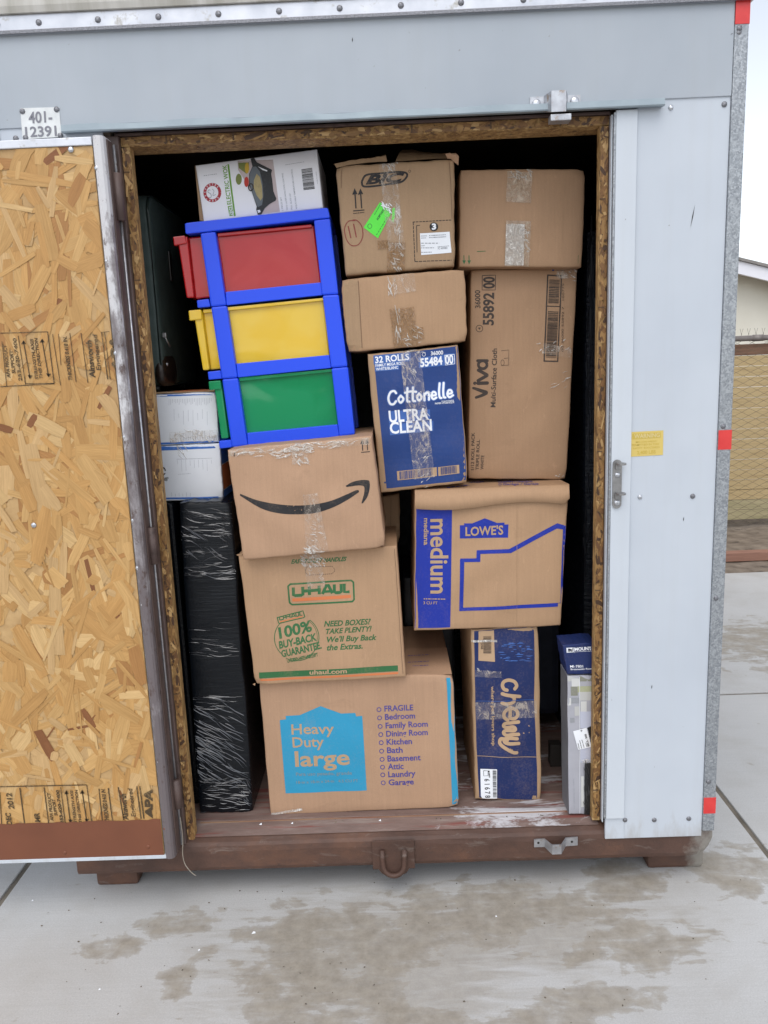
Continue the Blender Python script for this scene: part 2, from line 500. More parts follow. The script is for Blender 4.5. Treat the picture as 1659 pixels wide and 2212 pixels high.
CONCRETE = concrete_mat()
SOIL = mottled('soil', (0.13, 0.10, 0.075), (0.27, 0.22, 0.17), 9, 0.9, bmp=0.9, bscale=22, c3=(0.07, 0.055, 0.045), s3=7)
JOINT = mottled('joint_dirt', (0.11, 0.095, 0.075), (0.22, 0.19, 0.15), 9, 0.95)
TIMBER = mottled('old_timber', (0.24, 0.12, 0.085), (0.34, 0.18, 0.125), 3, 0.75, stretch=(1, 12, 12), bmp=0.3)
TIMBER_D = mottled('rail_timber', (0.13, 0.068, 0.04), (0.24, 0.13, 0.08), 4, 0.75, stretch=(1, 14, 14), bmp=0.3)
SLAT = mottled('tan_slat', (0.44, 0.31, 0.15), (0.62, 0.47, 0.25), 5, 0.7, stretch=(0.6, 1, 18), bmp=0.15, c3=(0.36, 0.29, 0.14), s3=5)
SLAT_G = mottled('mossy_slat', (0.33, 0.29, 0.16), (0.50, 0.42, 0.25), 5, 0.8, stretch=(0.6, 1, 14), bmp=0.15)
WIRE = mottled('fence_wire', (0.11, 0.095, 0.065), (0.19, 0.165, 0.115), 12, 0.6, 0.3)
PIPE = mottled('fence_pipe', (0.15, 0.13, 0.12), (0.26, 0.23, 0.21), 12, 0.55, 0.3)
STUCCO = mottled('cream_stucco', (0.80, 0.765, 0.66), (0.85, 0.82, 0.725), 3, 0.9, bmp=0.3)
FASCIA = mottled('white_fascia', (0.82, 0.82, 0.88), (0.86, 0.86, 0.91), 3, 0.6)
SHINGLE = mottled('roof_shingle', (0.20, 0.19, 0.18), (0.32, 0.30, 0.28), 14, 0.9)

# goods
BLUE_PL = plain('blue_plastic', (0.012, 0.075, 0.83), 0.34, spec=0.45)


def drawer_plastic(name, c, milk):
    mt, nt, b = new_mat(name)
    n = noise(nt, mapped(nt, (2.4, 1, 2.4)), 2.6, 3, 0.5, 0.8)
    col = mixc(nt, ramp(nt, n, [(0.42, (0, 0, 0)), (0.55, (0.5, 0.5, 0.5))]), c, milk)
    nt.links.new(col, b.inputs['Base Color'])
    b.inputs['Roughness'].default_value = 0.07
    b.inputs['IOR'].default_value = 1.45
    b.inputs['Coat Weight'].default_value = 0.15
    b.inputs['Coat Roughness'].default_value = 0.03
    bump(nt, b, noise(nt, mapped(nt, (1.0, 1, 1.0)), 5, 2, 0.4, 0.8), 0.25, 0.02)
    return mt


RED_PL = drawer_plastic('red_plastic', (0.42, 0.004, 0.006), (0.47, 0.02, 0.02))
YEL_PL = drawer_plastic('yellow_plastic', (0.74, 0.47, 0.02), (0.76, 0.53, 0.07))
GRN_PL = drawer_plastic('green_plastic', (0.006, 0.24, 0.085), (0.015, 0.29, 0.12))
FABRIC = mottled('green_black_fabric', (0.042, 0.062, 0.058), (0.065, 0.09, 0.083), 30, 0.6, bmp=0.25, bscale=500, spec=0.4)
LEATHER = mottled('dark_leather', (0.014, 0.009, 0.007), (0.03, 0.018, 0.013), 60, 0.35)
PIPING = plain('dark_piping', (0.018, 0.028, 0.025), 0.3)


def wrap_mat(name, c, rough, rot, strength=1.0):
    mt, nt, b = new_mat(name)
    n = noise(nt, mapped(nt, (9, 9, 120), rot=rot), 1.0, 5, 0.65, 0.4)
    b.inputs['Base Color'].default_value = (*c, 1)
    b.inputs['Roughness'].default_value = rough
    b.inputs['Specular IOR Level'].default_value = 0.28
    bump(nt, b, n, strength, 0.010)
    return mt


WRAP = wrap_mat('black_stretch_wrap', (0.005, 0.0065, 0.009), 0.24, (0, 0.12, 0), 0.3)
WRAP_FOLD = plain('black_wrap_fold', (0.016, 0.018, 0.024), 0.32, spec=0.7)
WRAP_FOLD.node_tree.nodes['Principled BSDF'].inputs['IOR'].default_value = 1.9
WRAP_V = wrap_mat('black_wrap_vertical', (0.006, 0.008, 0.013), 0.3, (0, 1.45, 0), 0.9)
DARK_FAB = mottled('dark_navy_fabric', (0.006, 0.008, 0.018), (0.012, 0.015, 0.03), 20, 0.7)
GREY_BOX = mottled('grey_printed_carton', (0.36, 0.36, 0.40), (0.44, 0.44, 0.48), 9, 0.4)
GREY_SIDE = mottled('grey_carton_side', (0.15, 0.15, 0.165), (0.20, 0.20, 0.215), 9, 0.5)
CASE_BLACK = plain('black_case', (0.015, 0.016, 0.018), 0.4)
CHARCOAL = plain('charcoal', (0.03, 0.032, 0.036), 0.4)
WOOD_FOOT = plain('dark_wood_foot', (0.03, 0.025, 0.022), 0.5)


# ------------------------------------------------------------------ mesh helpers
ORIGIN = {}


def mesh_obj(name, V, F, mat, parent=None, loc=None, smooth=False, tint=None, uv=None, kind=None):
    V = np.asarray(V, float).reshape(-1, 3)
    if parent is not None:
        org = np.array(ORIGIN[parent.name])
    elif loc is not None:
        org = np.array(loc, float)
    else:
        lo, hi = V.min(0), V.max(0)
        org = np.array([(lo[0] + hi[0]) / 2, (lo[1] + hi[1]) / 2, lo[2]])
    me = bpy.data.meshes.new(name)
    me.from_pydata((V - org).tolist(), [], F)
    if tint is not None:
        a = me.color_attributes.new('tint', 'FLOAT_COLOR', 'POINT')
        a.data.foreach_set('color', np.asarray(tint, np.float32).ravel())
    if uv is not None:
        l = me.uv_layers.new(name='UVMap')
        idx = np.empty(len(me.loops), np.int32)
        me.loops.foreach_get('vertex_index', idx)
        l.data.foreach_set('uv', np.asarray(uv, np.float32)[idx].ravel())
    if smooth:
        me.polygons.foreach_set('use_smooth', [True] * len(me.polygons))
    me.materials.append(mat)
    me.update()
    o = bpy.data.objects.new(name, me)
    C.objects.link(o)
    if parent is not None:
        o.parent = parent
        ORIGIN[o.name] = tuple(org)
    else:
        o.location = org
        ORIGIN[o.name] = tuple(org)
    if kind:
        o['kind'] = kind
    return o


def tag(o, label=None, cat=None, group=None, kind=None):
    if label:
        o['label'] = label
    if cat:
        o['category'] = cat
    if group:
        o['group'] = group
    if kind:
        o['kind'] = kind
    return o


def empty(name, loc, label=None, cat=None, group=None, kind=None):
    o = bpy.data.objects.new(name, None)
    o.empty_display_size = 0.1
    C.objects.link(o)
    o.location = loc
    ORIGIN[o.name] = tuple(loc)
    return tag(o, label, cat, group, kind)


def place(name, mesh, loc, parent, rot=(0, 0, 0), scale=(1, 1, 1)):
    """a copy of shared mesh data as a part at a world position"""
    o = bpy.data.objects.new(name, mesh)
    C.objects.link(o)
    org = np.array(ORIGIN[parent.name]) if parent is not None else np.zeros(3)
    o.parent = parent
    o.location = np.array(loc) - org
    o.rotation_euler = rot
    o.scale = scale
    return o


class MB:
    def __init__(self):
        self.V, self.F = [], []

    def add(self, V, F):
        k = len(self.V)
        self.V += [tuple(v) for v in V]
        self.F += [tuple(i + k for i in f) for f in F]
        return self

    def box(self, x0, x1, y0, y1, z0, z1, r=0.0):
        if r <= 0:
            V = [(x, y, z) for z in (z0, z1) for y in (y0, y1) for x in (x0, x1)]
            return self.add(V, [(0, 2, 3, 1), (4, 5, 7, 6), (0, 1, 5, 4), (2, 6, 7, 3), (0, 4, 6, 2), (1, 3, 7, 5)])
        bm = bmesh.new()
        bmesh.ops.create_cube(bm, size=1)
        for v in bm.verts:
            v.co = ((x0 + x1) / 2 + v.co.x * (x1 - x0), (y0 + y1) / 2 + v.co.y * (y1 - y0), (z0 + z1) / 2 + v.co.z * (z1 - z0))
        bmesh.ops.bevel(bm, geom=list(bm.edges), offset=r, segments=2, affect='EDGES', profile=0.6)
        bm.verts.index_update()
        V = [v.co[:] for v in bm.verts]
        F = [tuple(v.index for v in f.verts) for f in bm.faces]
        bm.free()
        return self.add(V, F)

    def tube(self, pts, r, n=8, cap=True):
        pts = [Vector(p) for p in pts]
        rings = []
        up = Vector((0, 0, 1))
        for i, p in enumerate(pts):
            d = (pts[min(i + 1, len(pts) - 1)] - pts[max(i - 1, 0)]).normalized()
            a = d.cross(up)
            if a.length < 1e-3:
                a = d.cross(Vector((0, 1, 0)))
            a.normalize()
            b = a.cross(d)
            rr = r[i] if hasattr(r, '__len__') else r
            rings.append([p + a * math.cos(2 * math.pi * k / n) * rr + b * math.sin(2 * math.pi * k / n) * rr for k in range(n)])
        V = [v for R in rings for v in R]
        F = []
        for i in range(len(pts) - 1):
            for k in range(n):
                F.append((i * n + k, i * n + (k + 1) % n, (i + 1) * n + (k + 1) % n, (i + 1) * n + k))
        if cap:
            F.append(tuple(range(n - 1, -1, -1)))
            F.append(tuple((len(pts) - 1) * n + k for k in range(n)))
        return self.add(V, F)

    def prism(self, poly, axis_from, axis_to):
        """poly: list of 3D points, extruded by the vector axis_to-axis_from"""
        d = np.array(axis_to, float) - np.array(axis_from, float)
        a = [np.array(p, float) for p in poly]
        n = len(a)
        V = [tuple(p) for p in a] + [tuple(p + d) for p in a]
        F = [tuple(range(n)), tuple(range(2 * n - 1, n - 1, -1))]
        F += [(i, i + n, (i + 1) % n + n, (i + 1) % n) for i in range(n)]
        return self.add(V, F)

    def obj(self, name, mat, parent=None, **kw):
        return mesh_obj(name, self.V, self.F, mat, parent, **kw)


def dome_mesh(name, r, h, mat, n=10, slot=False):
    V, F = [], []
    prof = [(1.0, 0.0), (0.92, 0.45), (0.6, 0.85), (0.0, 1.0)]
    for k, (a, b) in enumerate(prof[:-1]):
        for i in range(n):
            t = 2 * math.pi * i / n
            V.append((a * r * math.cos(t), -b * h, a * r * math.sin(t)))
    V.append((0, -h, 0))
    for k in range(2):
        for i in range(n):
            F.append((k * n + i, k * n + (i + 1) % n, (k + 1) * n + (i + 1) % n, (k + 1) * n + i))
    for i in range(n):
        F.append((2 * n + i, 2 * n + (i + 1) % n, 3 * n))
    me = bpy.data.meshes.new(name)
    me.from_pydata(V, [], F)
    me.polygons.foreach_set('use_smooth', [True] * len(me.polygons))
    me.materials.append(mat)
    return me


RIVET = dome_mesh('rivet', 0.008, 0.0045, SCREW_D)
SCREW_M = dome_mesh('screw', 0.0068, 0.004, SCREW)
SCREW_MD = dome_mesh('screw_dull', 0.0075, 0.004, SCREW_D)
SCREW_S = dome_mesh('screw_small', 0.004, 0.003, SCREW_D)
BOLT = dome_mesh('bolt', 0.0125, 0.007, SCREW)


# ------------------------------------------------------------------ printed faces: everything printed follows the bulge of its carton
class Face:
    def __init__(s, TL, TR, BR, BL, bulge=0.004, dent=0.0012, r=0.005, seed=1, n=22):
        s.TL, s.TR, s.BR, s.BL = [np.array(p, float) for p in (TL, TR, BR, BL)]
        nn = np.cross(s.BR - s.BL, s.TL - s.BL)
        s.n = nn / np.linalg.norm(nn)
        s.w = np.linalg.norm(s.BR - s.BL)
        s.h = np.linalg.norm(s.TL - s.BL)
        s.bulge, s.dent, s.r = bulge, dent, r
        g = np.random.RandomState(seed)
        s.waves = [(g.uniform(-2.2, 2.2), g.uniform(-2.2, 2.2), g.uniform(0, 6.28), g.uniform(0.4, 1)) for _ in range(7)]
        r_u, r_v = r / s.w, r / s.h
        s.corner = g.uniform(0.0, 1.0, 4) ** 2
        s.edge = [(g.uniform(2, 5), g.uniform(0, 6.28), g.uniform(7, 13), g.uniform(0, 6.28)) for _ in range(4)]
        s.us = np.array([0, 0.12 * r_u, 0.4 * r_u, r_u] + list(np.linspace(r_u, 1 - r_u, n)[1:-1]) + [1 - r_u, 1 - 0.4 * r_u, 1 - 0.12 * r_u, 1])
        s.vs = np.array([0, 0.12 * r_v, 0.4 * r_v, r_v] + list(np.linspace(r_v, 1 - r_v, n)[1:-1]) + [1 - r_v, 1 - 0.4 * r_v, 1 - 0.12 * r_v, 1])

    def P(s, u, v, off=0.0):
        u, v = np.asarray(u, float), np.asarray(v, float)
        U, Vv = u[..., None], v[..., None]
        p = (1 - U) * (1 - Vv) * s.BL + U * (1 - Vv) * s.BR + U * Vv * s.TR + (1 - U) * Vv * s.TL
        uc, vc = np.clip(u, 0, 1), np.clip(v, 0, 1)
        env = np.sqrt(np.clip(np.sin(np.pi * uc) * np.sin(np.pi * vc), 0, 1))
        d = s.bulge * np.sin(np.pi * uc) * np.sin(np.pi * vc)
        for a, b, ph, w in s.waves:
            d = d + s.dent * w * np.sin(6.28 * (a * uc * s.w / 0.3 + b * vc * s.h / 0.3) + ph) * (0.25 + 0.75 * env)
        if s.dent > 0.0005:
            ed = (s.BR - s.BL) / s.w
            eu = (s.TL - s.BL) / s.h
            wob = lambda k, x: 0.55 * np.sin(s.edge[k][0] * x * 3 + s.edge[k][1]) + 0.45 * np.sin(s.edge[k][2] * x * 3 + s.edge[k][3])
            near = lambda t: np.clip(1 - t / 0.03, 0, 1) ** 2
            amp = 0.9 * s.dent
            sh_u = amp * (wob(0, vc) * near(uc * s.w) + wob(1, vc) * near((1 - uc) * s.w))
            sh_v = amp * (wob(2, uc) * near(vc * s.h) + wob(3, uc) * near((1 - vc) * s.h))
            for k, (a_, b_) in enumerate(((0, 0), (1, 0), (1, 1), (0, 1))):
                r2 = ((uc - a_) * s.w) ** 2 + ((vc - b_) * s.h) ** 2
                fall = np.exp(-r2 / (2 * 0.012 ** 2)) * s.corner[k] * min(1.0, s.dent / 0.001)
                sh_u = sh_u + (0.005 if a_ == 0 else -0.005) * fall
                sh_v = sh_v + (0.003 if b_ == 0 else -0.005) * fall
                d = d - 0.009 * fall
            p = p + ed * sh_u[..., None] + eu * sh_v[..., None]
        dist = np.minimum(np.minimum(uc, 1 - uc) * s.w, np.minimum(vc, 1 - vc) * s.h)
        t = np.clip(1 - dist / s.r, 0, 1)
        d = d - s.r * (1 - np.sqrt(np.clip(1 - t * t, 0, 1)))
        return p + s.n * (d + off)[..., None]

    def uv(s, px):
        px = np.asarray(px, float).reshape(-1, 2)
        d = _fwd[None] + RT[None] * ((px[:, 0] - CX) / FPX)[:, None] - UP[None] * ((px[:, 1] - CY) / FPX)[:, None]
        c = (s.TL + s.TR + s.BR + s.BL) / 4
        t = ((c - CAM_LOC) @ s.n) / (d @ s.n)
        X = CAM_LOC + d * t[:, None]
        e1 = (s.BR - s.BL) / s.w
        e2 = np.cross(s.n, e1)
        to2 = lambda q: np.stack([(q - s.BL) @ e1, (q - s.BL) @ e2], -1)
        q = to2(X)
        bl, br, tr, tl = to2(s.BL), to2(s.BR), to2(s.TR), to2(s.TL)
        u = np.full(len(q), 0.5)
        v = np.full(len(q), 0.5)
        for _ in range(8):
            U, Vv = u[:, None], v[:, None]
            f = (1 - U) * (1 - Vv) * bl + U * (1 - Vv) * br + U * Vv * tr + (1 - U) * Vv * tl - q
            fu = (1 - Vv) * (br - bl) + Vv * (tr - tl)
            fv = (1 - U) * (tl - bl) + U * (tr - br)
            det = fu[:, 0] * fv[:, 1] - fu[:, 1] * fv[:, 0]
            u = u - (f[:, 0] * fv[:, 1] - f[:, 1] * fv[:, 0]) / det
            v = v - (fu[:, 0] * f[:, 1] - fu[:, 1] * f[:, 0]) / det
        return u, v

    def put(s, px, off):
        u, v = s.uv(px)
        return s.P(np.clip(u, 0.0, 1.0), np.clip(v, 0.0, 1.0), off)


_tc = {}


def text2d(body, bold=0.0, spacing=1.0):
    k = (body, round(bold, 4), spacing)
    if k in _tc:
        return _tc[k]
    cu = bpy.data.curves.new('t', 'FONT')
    cu.body = body
    cu.offset = bold
    cu.resolution_u = 3
    cu.space_character = spacing
    cu.fill_mode = 'BOTH'
    ob = bpy.data.objects.new('t', cu)
    C.objects.link(ob)
    dg = bpy.context.evaluated_depsgraph_get()
    me = bpy.data.meshes.new_from_object(ob.evaluated_get(dg))
    V = np.array([v.co[:2] for v in me.vertices]).reshape(-1, 2)
    F = [tuple(p.vertices) for p in me.polygons]
    bpy.data.objects.remove(ob)
    bpy.data.curves.remove(cu)
    bpy.data.meshes.remove(me)
    _tc[k] = (V, F)
    return _tc[k]


def cap_h(ref='H'):
    V, _ = text2d(ref)
    return V[:, 1].max()


def spline(pts, n=8):
    pts = [np.array(p, float) for p in pts]
    out = []
    P = [2 * pts[0] - pts[1]] + pts + [2 * pts[-1] - pts[-2]]
    for i in range(1, len(P) - 2):
        for k in range(n):
            t = k / n
            a, b, c, d = P[i - 1], P[i], P[i + 1], P[i + 2]
            out.append(0.5 * ((2 * b) + (c - a) * t + (2 * a - 5 * b + 4 * c - d) * t * t + (3 * b - a - 3 * c + d) * t ** 3))
    out.append(pts[-1])
    return out


class Print:
    """flat print on one face; coordinates are survey points"""

    def __init__(s, face, lay=1):
        s.f, s.V, s.F, s.lay, s.words = face, [], [], lay, []

    def raw(s, px, F, bump_=None, lift=0.0):
        k = len(s.V)
        p = s.f.put(px, 0.0005 + 0.00045 * (s.lay - 1) + lift)
        if bump_ is not None:
            p = p + s.f.n * np.asarray(bump_)[:, None]
        s.V += [tuple(q) for q in p]
        s.F += [tuple(i + k for i in f) for f in F]
        return s

    def poly(s, pts, pitch=13.0, lift=0.0):
        from mathutils.geometry import tessellate_polygon
        pts = [tuple(map(float, p)) for p in pts]
        tris = tessellate_polygon([[Vector((x, -y, 0)) for x, y in pts]])
        bm = bmesh.new()
        vv = [bm.verts.new((x, y, 0)) for x, y in pts]
        for t in tris:
            try:
                bm.faces.new([vv[i] for i in t])
            except ValueError:
                pass
        a = np.array(pts)
        lo, hi = a.min(0), a.max(0)
        for ax in (0, 1):
            nn = int((hi[ax] - lo[ax]) / pitch)
            for i in range(1, nn + 1):
                co = [0, 0, 0]
                no = [0, 0, 0]
                co[ax] = lo[ax] + (hi[ax] - lo[ax]) * i / (nn + 1)
                no[ax] = 1
                bmesh.ops.bisect_plane(bm, geom=bm.verts[:] + bm.edges[:] + bm.faces[:], plane_co=co, plane_no=no)
        bm.verts.index_update()
        px = [v.co[:2] for v in bm.verts]
        F = [tuple(v.index for v in f.verts) for f in bm.faces]
        bm.free()
        return s.raw(px, F, lift=lift)

    def text(s, body, p0, p1, pt, bold=0.0, ref='H', spacing=1.0, trim=True):
        V, F = text2d(body, bold, spacing)
        p0, p1, pt = [np.array(p, float) for p in (p0, p1, pt)]
        x0, x1 = V[:, 0].min(), V[:, 0].max()
        a = (V[:, 0] - x0) / (x1 - x0)
        b = V[:, 1] / cap_h(ref)
        q = Print(s.f, s.lay).raw(p0 + a[:, None] * (p1 - p0) + b[:, None] * (pt - p0), F)
        s.words.append((q.V, q.F))
        return s

    def stroke(s, pts, w, smooth=True, n=7, caps=True):
        P = spline(pts, n) if smooth else [np.array(p, float) for p in pts]
        if not smooth:
            R_ = [P[0]]
            for a_, b_ in zip(P[:-1], P[1:]):
                k_ = max(1, int(np.linalg.norm(b_ - a_) / 9.0))
                R_ += [a_ + (b_ - a_) * j / k_ for j in range(1, k_ + 1)]
            P = R_
        m_ = len(P)
        W = np.interp(np.linspace(0, 1, m_), np.linspace(0, 1, len(w)), w) if hasattr(w, '__len__') else np.full(m_, w)
        V, F = [], []
        for i in range(m_):
            d = P[min(i + 1, m_ - 1)] - P[max(i - 1, 0)]
            L = np.linalg.norm(d)
            d = d / (L if L > 1e-9 else 1)
            nn = np.array([-d[1], d[0]]) * W[i] / 2
            if i == 0 and caps:
                base = P[0]
            V += [P[i] + nn, P[i] - nn]
        for i in range(m_ - 1):
            F.append((2 * i, 2 * i + 1, 2 * i + 3, 2 * i + 2))
        if caps:
            for end in (0, m_ - 1):
                d = (P[1] - P[0]) if end == 0 else (P[-2] - P[-1])
                d = -d / (np.linalg.norm(d) + 1e-9)
                nn = np.array([-d[1], d[0]])
                idx = []
                for k in range(1, 6):
                    t = math.pi * k / 6
                    V.append(P[end] + (nn * math.cos(t) + d * math.sin(t)) * W[end] / 2)
                    idx.append(len(V) - 1)
                a_, b_ = 2 * end, 2 * end + 1
                if end == 0:
                    F.append(tuple([b_] + idx + [a_]))
                else:
                    F.append(tuple([a_] + idx + [b_]))
        return s.raw(V, F)

    def ring(s, c, rx, ry, w, n=28, a0=0.0, a1=6.2832, tilt=0.0):
        pts = []
        for k in range(n + 1):
            t = a0 + (a1 - a0) * k / n
            x, y = rx * math.cos(t), ry * math.sin(t)
            pts.append((c[0] + x * math.cos(tilt) - y * math.sin(tilt), c[1] + x * math.sin(tilt) + y * math.cos(tilt)))
        return s.stroke(pts, w, smooth=False, caps=False)

    def disc(s, c, rx, ry, n=24, tilt=0.0):
        pts = []
        for k in range(n):
            t = 2 * math.pi * k / n
            x, y = rx * math.cos(t), ry * math.sin(t)
            pts.append((c[0] + x * math.cos(tilt) - y * math.sin(tilt), c[1] + x * math.sin(tilt) + y * math.cos(tilt)))
        return s.poly(pts, 30)

    def line(s, a, b, w):
        return s.stroke([a, b], w, smooth=False, caps=False)

    def dashes(s, a, b, w, n=8, duty=0.6):
        a, b = np.array(a, float), np.array(b, float)
        for k in range(n):
            s.line(a + (b - a) * (k / n), a + (b - a) * ((k + duty) / n), w)
        return s

    def barcode(s, tl, tr, br, bl, n=40, seed=3, along='x'):
        tl, tr, br, bl = [np.array(p, float) for p in (tl, tr, br, bl)]
        g = random.Random(seed)
        x = 0.0
        while x < 1:
            w = g.choice([0.35, 0.5, 0.8, 1.1]) / n
            e = min(1, x + w)
            if along == 'x':
                q = [tl + (tr - tl) * x, tl + (tr - tl) * e, bl + (br - bl) * e, bl + (br - bl) * x]
            else:
                q = [tl + (bl - tl) * x, tr + (br - tr) * x, tr + (br - tr) * e, tl + (bl - tl) * e]
            s.raw(q, [(0, 1, 2, 3)])
            x = e + g.choice([0.35, 0.5, 0.7]) / n
        return s

    def scribble(s, a, b, h, n=14, seed=2):
        """a line of print too small to read: short dashes along a-b"""
        g = random.Random(seed)
        a, b = np.array(a, float), np.array(b, float)
        t = 0
        while t < 1:
            l = g.uniform(0.4, 1.1) / n
            s.line(a + (b - a) * t, a + (b - a) * min(1, t + l), h)
            t += l + g.uniform(0.15, 0.4) / n
        return s

    def obj(s, name, mat, parent, **kw):
        for V, F in s.words:                      # every word or line of print is a part of its own
            o = mesh_obj('lettering', V, F, mat, parent, **kw)
        return mesh_obj(name, s.V, s.F, mat, parent, **kw) if s.V else o


def tape(face, parent, p0, p1, w, mat=None, lay=5, seed=1, crinkle=0.0009, name='tape', jag=0.0, n=26, w1=None):
    g = np.random.RandomState(seed)
    p0, p1 = np.array(p0, float), np.array(p1, float)
    d = (p1 - p0) / np.linalg.norm(p1 - p0)
    nn = np.array([-d[1], d[0]])
    na = 9
    V, b, F = [], [], []
    ph = g.uniform(0, 6, 4)
    for i in range(n + 1):
        t = i / n
        ww = w if w1 is None else w + (w1 - w) * t
        for k in range(na):
            a = k / (na - 1) - 0.5
            e = jag * g.uniform(-1, 1) if k in (0, na - 1) else 0
            V.append(p0 + (p1 - p0) * t + nn * (a * ww + e))
            b.append(crinkle * (0.6 + 0.5 * math.sin(9 * t + ph[0] + 5 * a) + g.uniform(0, 0.9)))
    for i in range(n):
        for k in range(na - 1):
            q = i * na + k
            F.append((q, q + 1, q + na + 1, q + na))
    P = Print(face, lay)
    P.raw(V, F, b)
    return P.obj(name, mat or TAPE, parent, smooth=True)


def folds(face, parent, region, n, ang, lmin, lmax, w=1.2, seed=1, lay=8, mat=None, name='tape_fold_glints', spread=0.4):
    """raised creases in film or tape; GLINT ones have their highlights painted pale"""
    g = random.Random(seed)
    V, b, F = [], [], []
    (xa, ya), (xb, yb) = region
    for _ in range(n):
        t = g.random()
        cx = xa + (xb - xa) * g.random()
        cy = ya + (yb - ya) * t
        a = ang + g.uniform(-spread, spread)
        L = g.uniform(lmin, lmax)
        ww = w * g.uniform(0.5, 1.3)
        d = np.array([math.cos(a), math.sin(a)])
        nn = np.array([-d[1], d[0]])
        c = np.array([cx, cy])
        k = len(V)
        m_ = 4
        cv = g.uniform(-0.12, 0.12) * L
        for i in range(m_ + 1):
            s_ = i / m_ - 0.5
            q = c + d * L * s_ + nn * cv * (0.25 - s_ * s_) * 4
            taper = math.sqrt(max(0.04, 1 - (2 * s_) ** 2))
            V += [q + nn * ww * taper, q, q - nn * ww * taper]
            hgt = 0.00095 * taper
            b += [0.0, hgt, 0.0]
            if i:
                o = k + 3 * i
                F += [(o - 3, o - 2, o + 1, o), (o - 2, o - 1, o + 2, o + 1)]
    P = Print(face, lay)
    P.raw(V, F, b)
    o = P.obj(name, mat or GLINT, parent, smooth=False)
    o['kind'] = 'stuff'
    return o


def carton(name, quad, Y, depth, mat, label, cat='box', group=None, bulge=0.004, dent=0.001, r=0.006, seed=1, back=(0, 1, 0), n=22):
    """quad: survey corners TL TR BR BL; Y: depth of the front face (one value or one per corner)"""
    if not hasattr(Y, '__len__'):
        Y = [Y] * 4
    pts = [at(q, y) if len(q) == 2 else np.array(q) for q, y in zip(quad, Y)]
    f = Face(*pts, bulge=bulge, dent=dent * 1.15, r=r, seed=seed, n=n)
    nu, nv = len(f.us), len(f.vs)
    Ug, Vg = np.meshgrid(f.us, f.vs)
    G = f.P(Ug, Vg)
    V = [tuple(p) for p in G.reshape(-1, 3)]
    F = []
    for j in range(nv - 1):
        for i in range(nu - 1):
            q = j * nu + i
            F.append((q, q + 1, q + nu + 1, q + nu))
    ring = [i for i in range(nu)] + [j * nu + nu - 1 for j in range(1, nv)] + [(nv - 1) * nu + i for i in range(nu - 2, -1, -1)] + [j * nu for j in range(nv - 2, 0, -1)]
    bd = np.array(back, float)
    bd = bd / np.linalg.norm(bd)
    prev = ring
    steps = 5
    for k in range(1, steps + 1):
        cur = []
        for idx in ring:
            cur.append(len(V))
            V.append(tuple(np.array(V[idx]) + bd * depth * k / steps))
        for i in range(len(ring)):
            a, b2 = i, (i + 1) % len(ring)
            F.append((prev[a], cur[a], cur[b2], prev[b2]))
        prev = cur
    F.append(tuple(prev))
    o = mesh_obj(name, V, F, mat)
    me = o.data
    sm = [False] * len(me.polygons)
    for i in range((nu - 1) * (nv - 1)):
        sm[i] = True
    me.polygons.foreach_set('use_smooth', sm)
    tag(o, label, cat, group)
    return o, f


# ================================================================== THE SETTING
ground = mesh_obj('ground', [(-300, -300, -0.08), (300, -300, -0.08), (300, 300, -0.08), (-300, 300, -0.08)], [(0, 1, 2, 3)], SOIL, loc=(0, 0, -0.08))
tag(ground, kind='structure')
pave = mesh_obj('concrete_pavement', [(-11.3, -8.7, -0.007), (11.2, -8.7, -0.007), (11.2, 3.40, -0.007), (-11.3, 3.40, -0.007)], [(0, 1, 2, 3)], JOINT, loc=(0, 0, -0.03))
tag(pave, kind='structure')
xs = [-11.31 + 2.5 * i for i in range(10)]
ys = [-8.71, -6.21, -3.71, -1.21, 1.29, 3.42]
slab_mesh = {}
for j in range(5):
    h = ys[j + 1] - ys[j]
    key = round(h, 2)
    if key not in slab_mesh:
        b = MB().box(0.010, 2.490, 0.010, h - 0.010, -0.06, 0.0, 0.004)
        me = bpy.data.meshes.new('slab')
        me.from_pydata(b.V, [], b.F)
        me.materials.append(CONCRETE)
        slab_mesh[key] = me
    for x in xs[:-1]:
        place('slab', slab_mesh[key], (x, ys[j], 0.0), pave)

# bare soil strip along the fence, gently uneven
g = np.random.RandomState(4)
nx, ny = 120, 22
Vs, Fs = [], []
for j in range(ny + 1):
    for i in range(nx + 1):
        x, y = -11 + 22 * i / nx, 3.40 + 2.6 * j / ny
        edge = 0.0 if j == 0 else 1.0
        Vs.append((x, y, -0.045 + edge * (0.028 + 0.016 * math.sin(3.1 * x + 2 * y) + g.uniform(-0.010, 0.012))))
for j in range(ny):
    for i in range(nx):
        q = j * (nx + 1) + i
        Fs.append((q, q + 1, q + nx + 2, q + nx + 1))
soil = mesh_obj('soil_strip', Vs, Fs, SOIL, loc=(0, 3.4, 0), smooth=True)
tag(soil, kind='structure')

# landscape timber lying on the soil
mb = MB().box(-5.0, 6.5, 3.80, 3.885, -0.02, 0.055, 0.008)
t = mb.obj('landscape_timber', TIMBER)
tag(t, 'long reddish timber lying on the soil in front of the wire fence', 'timber')

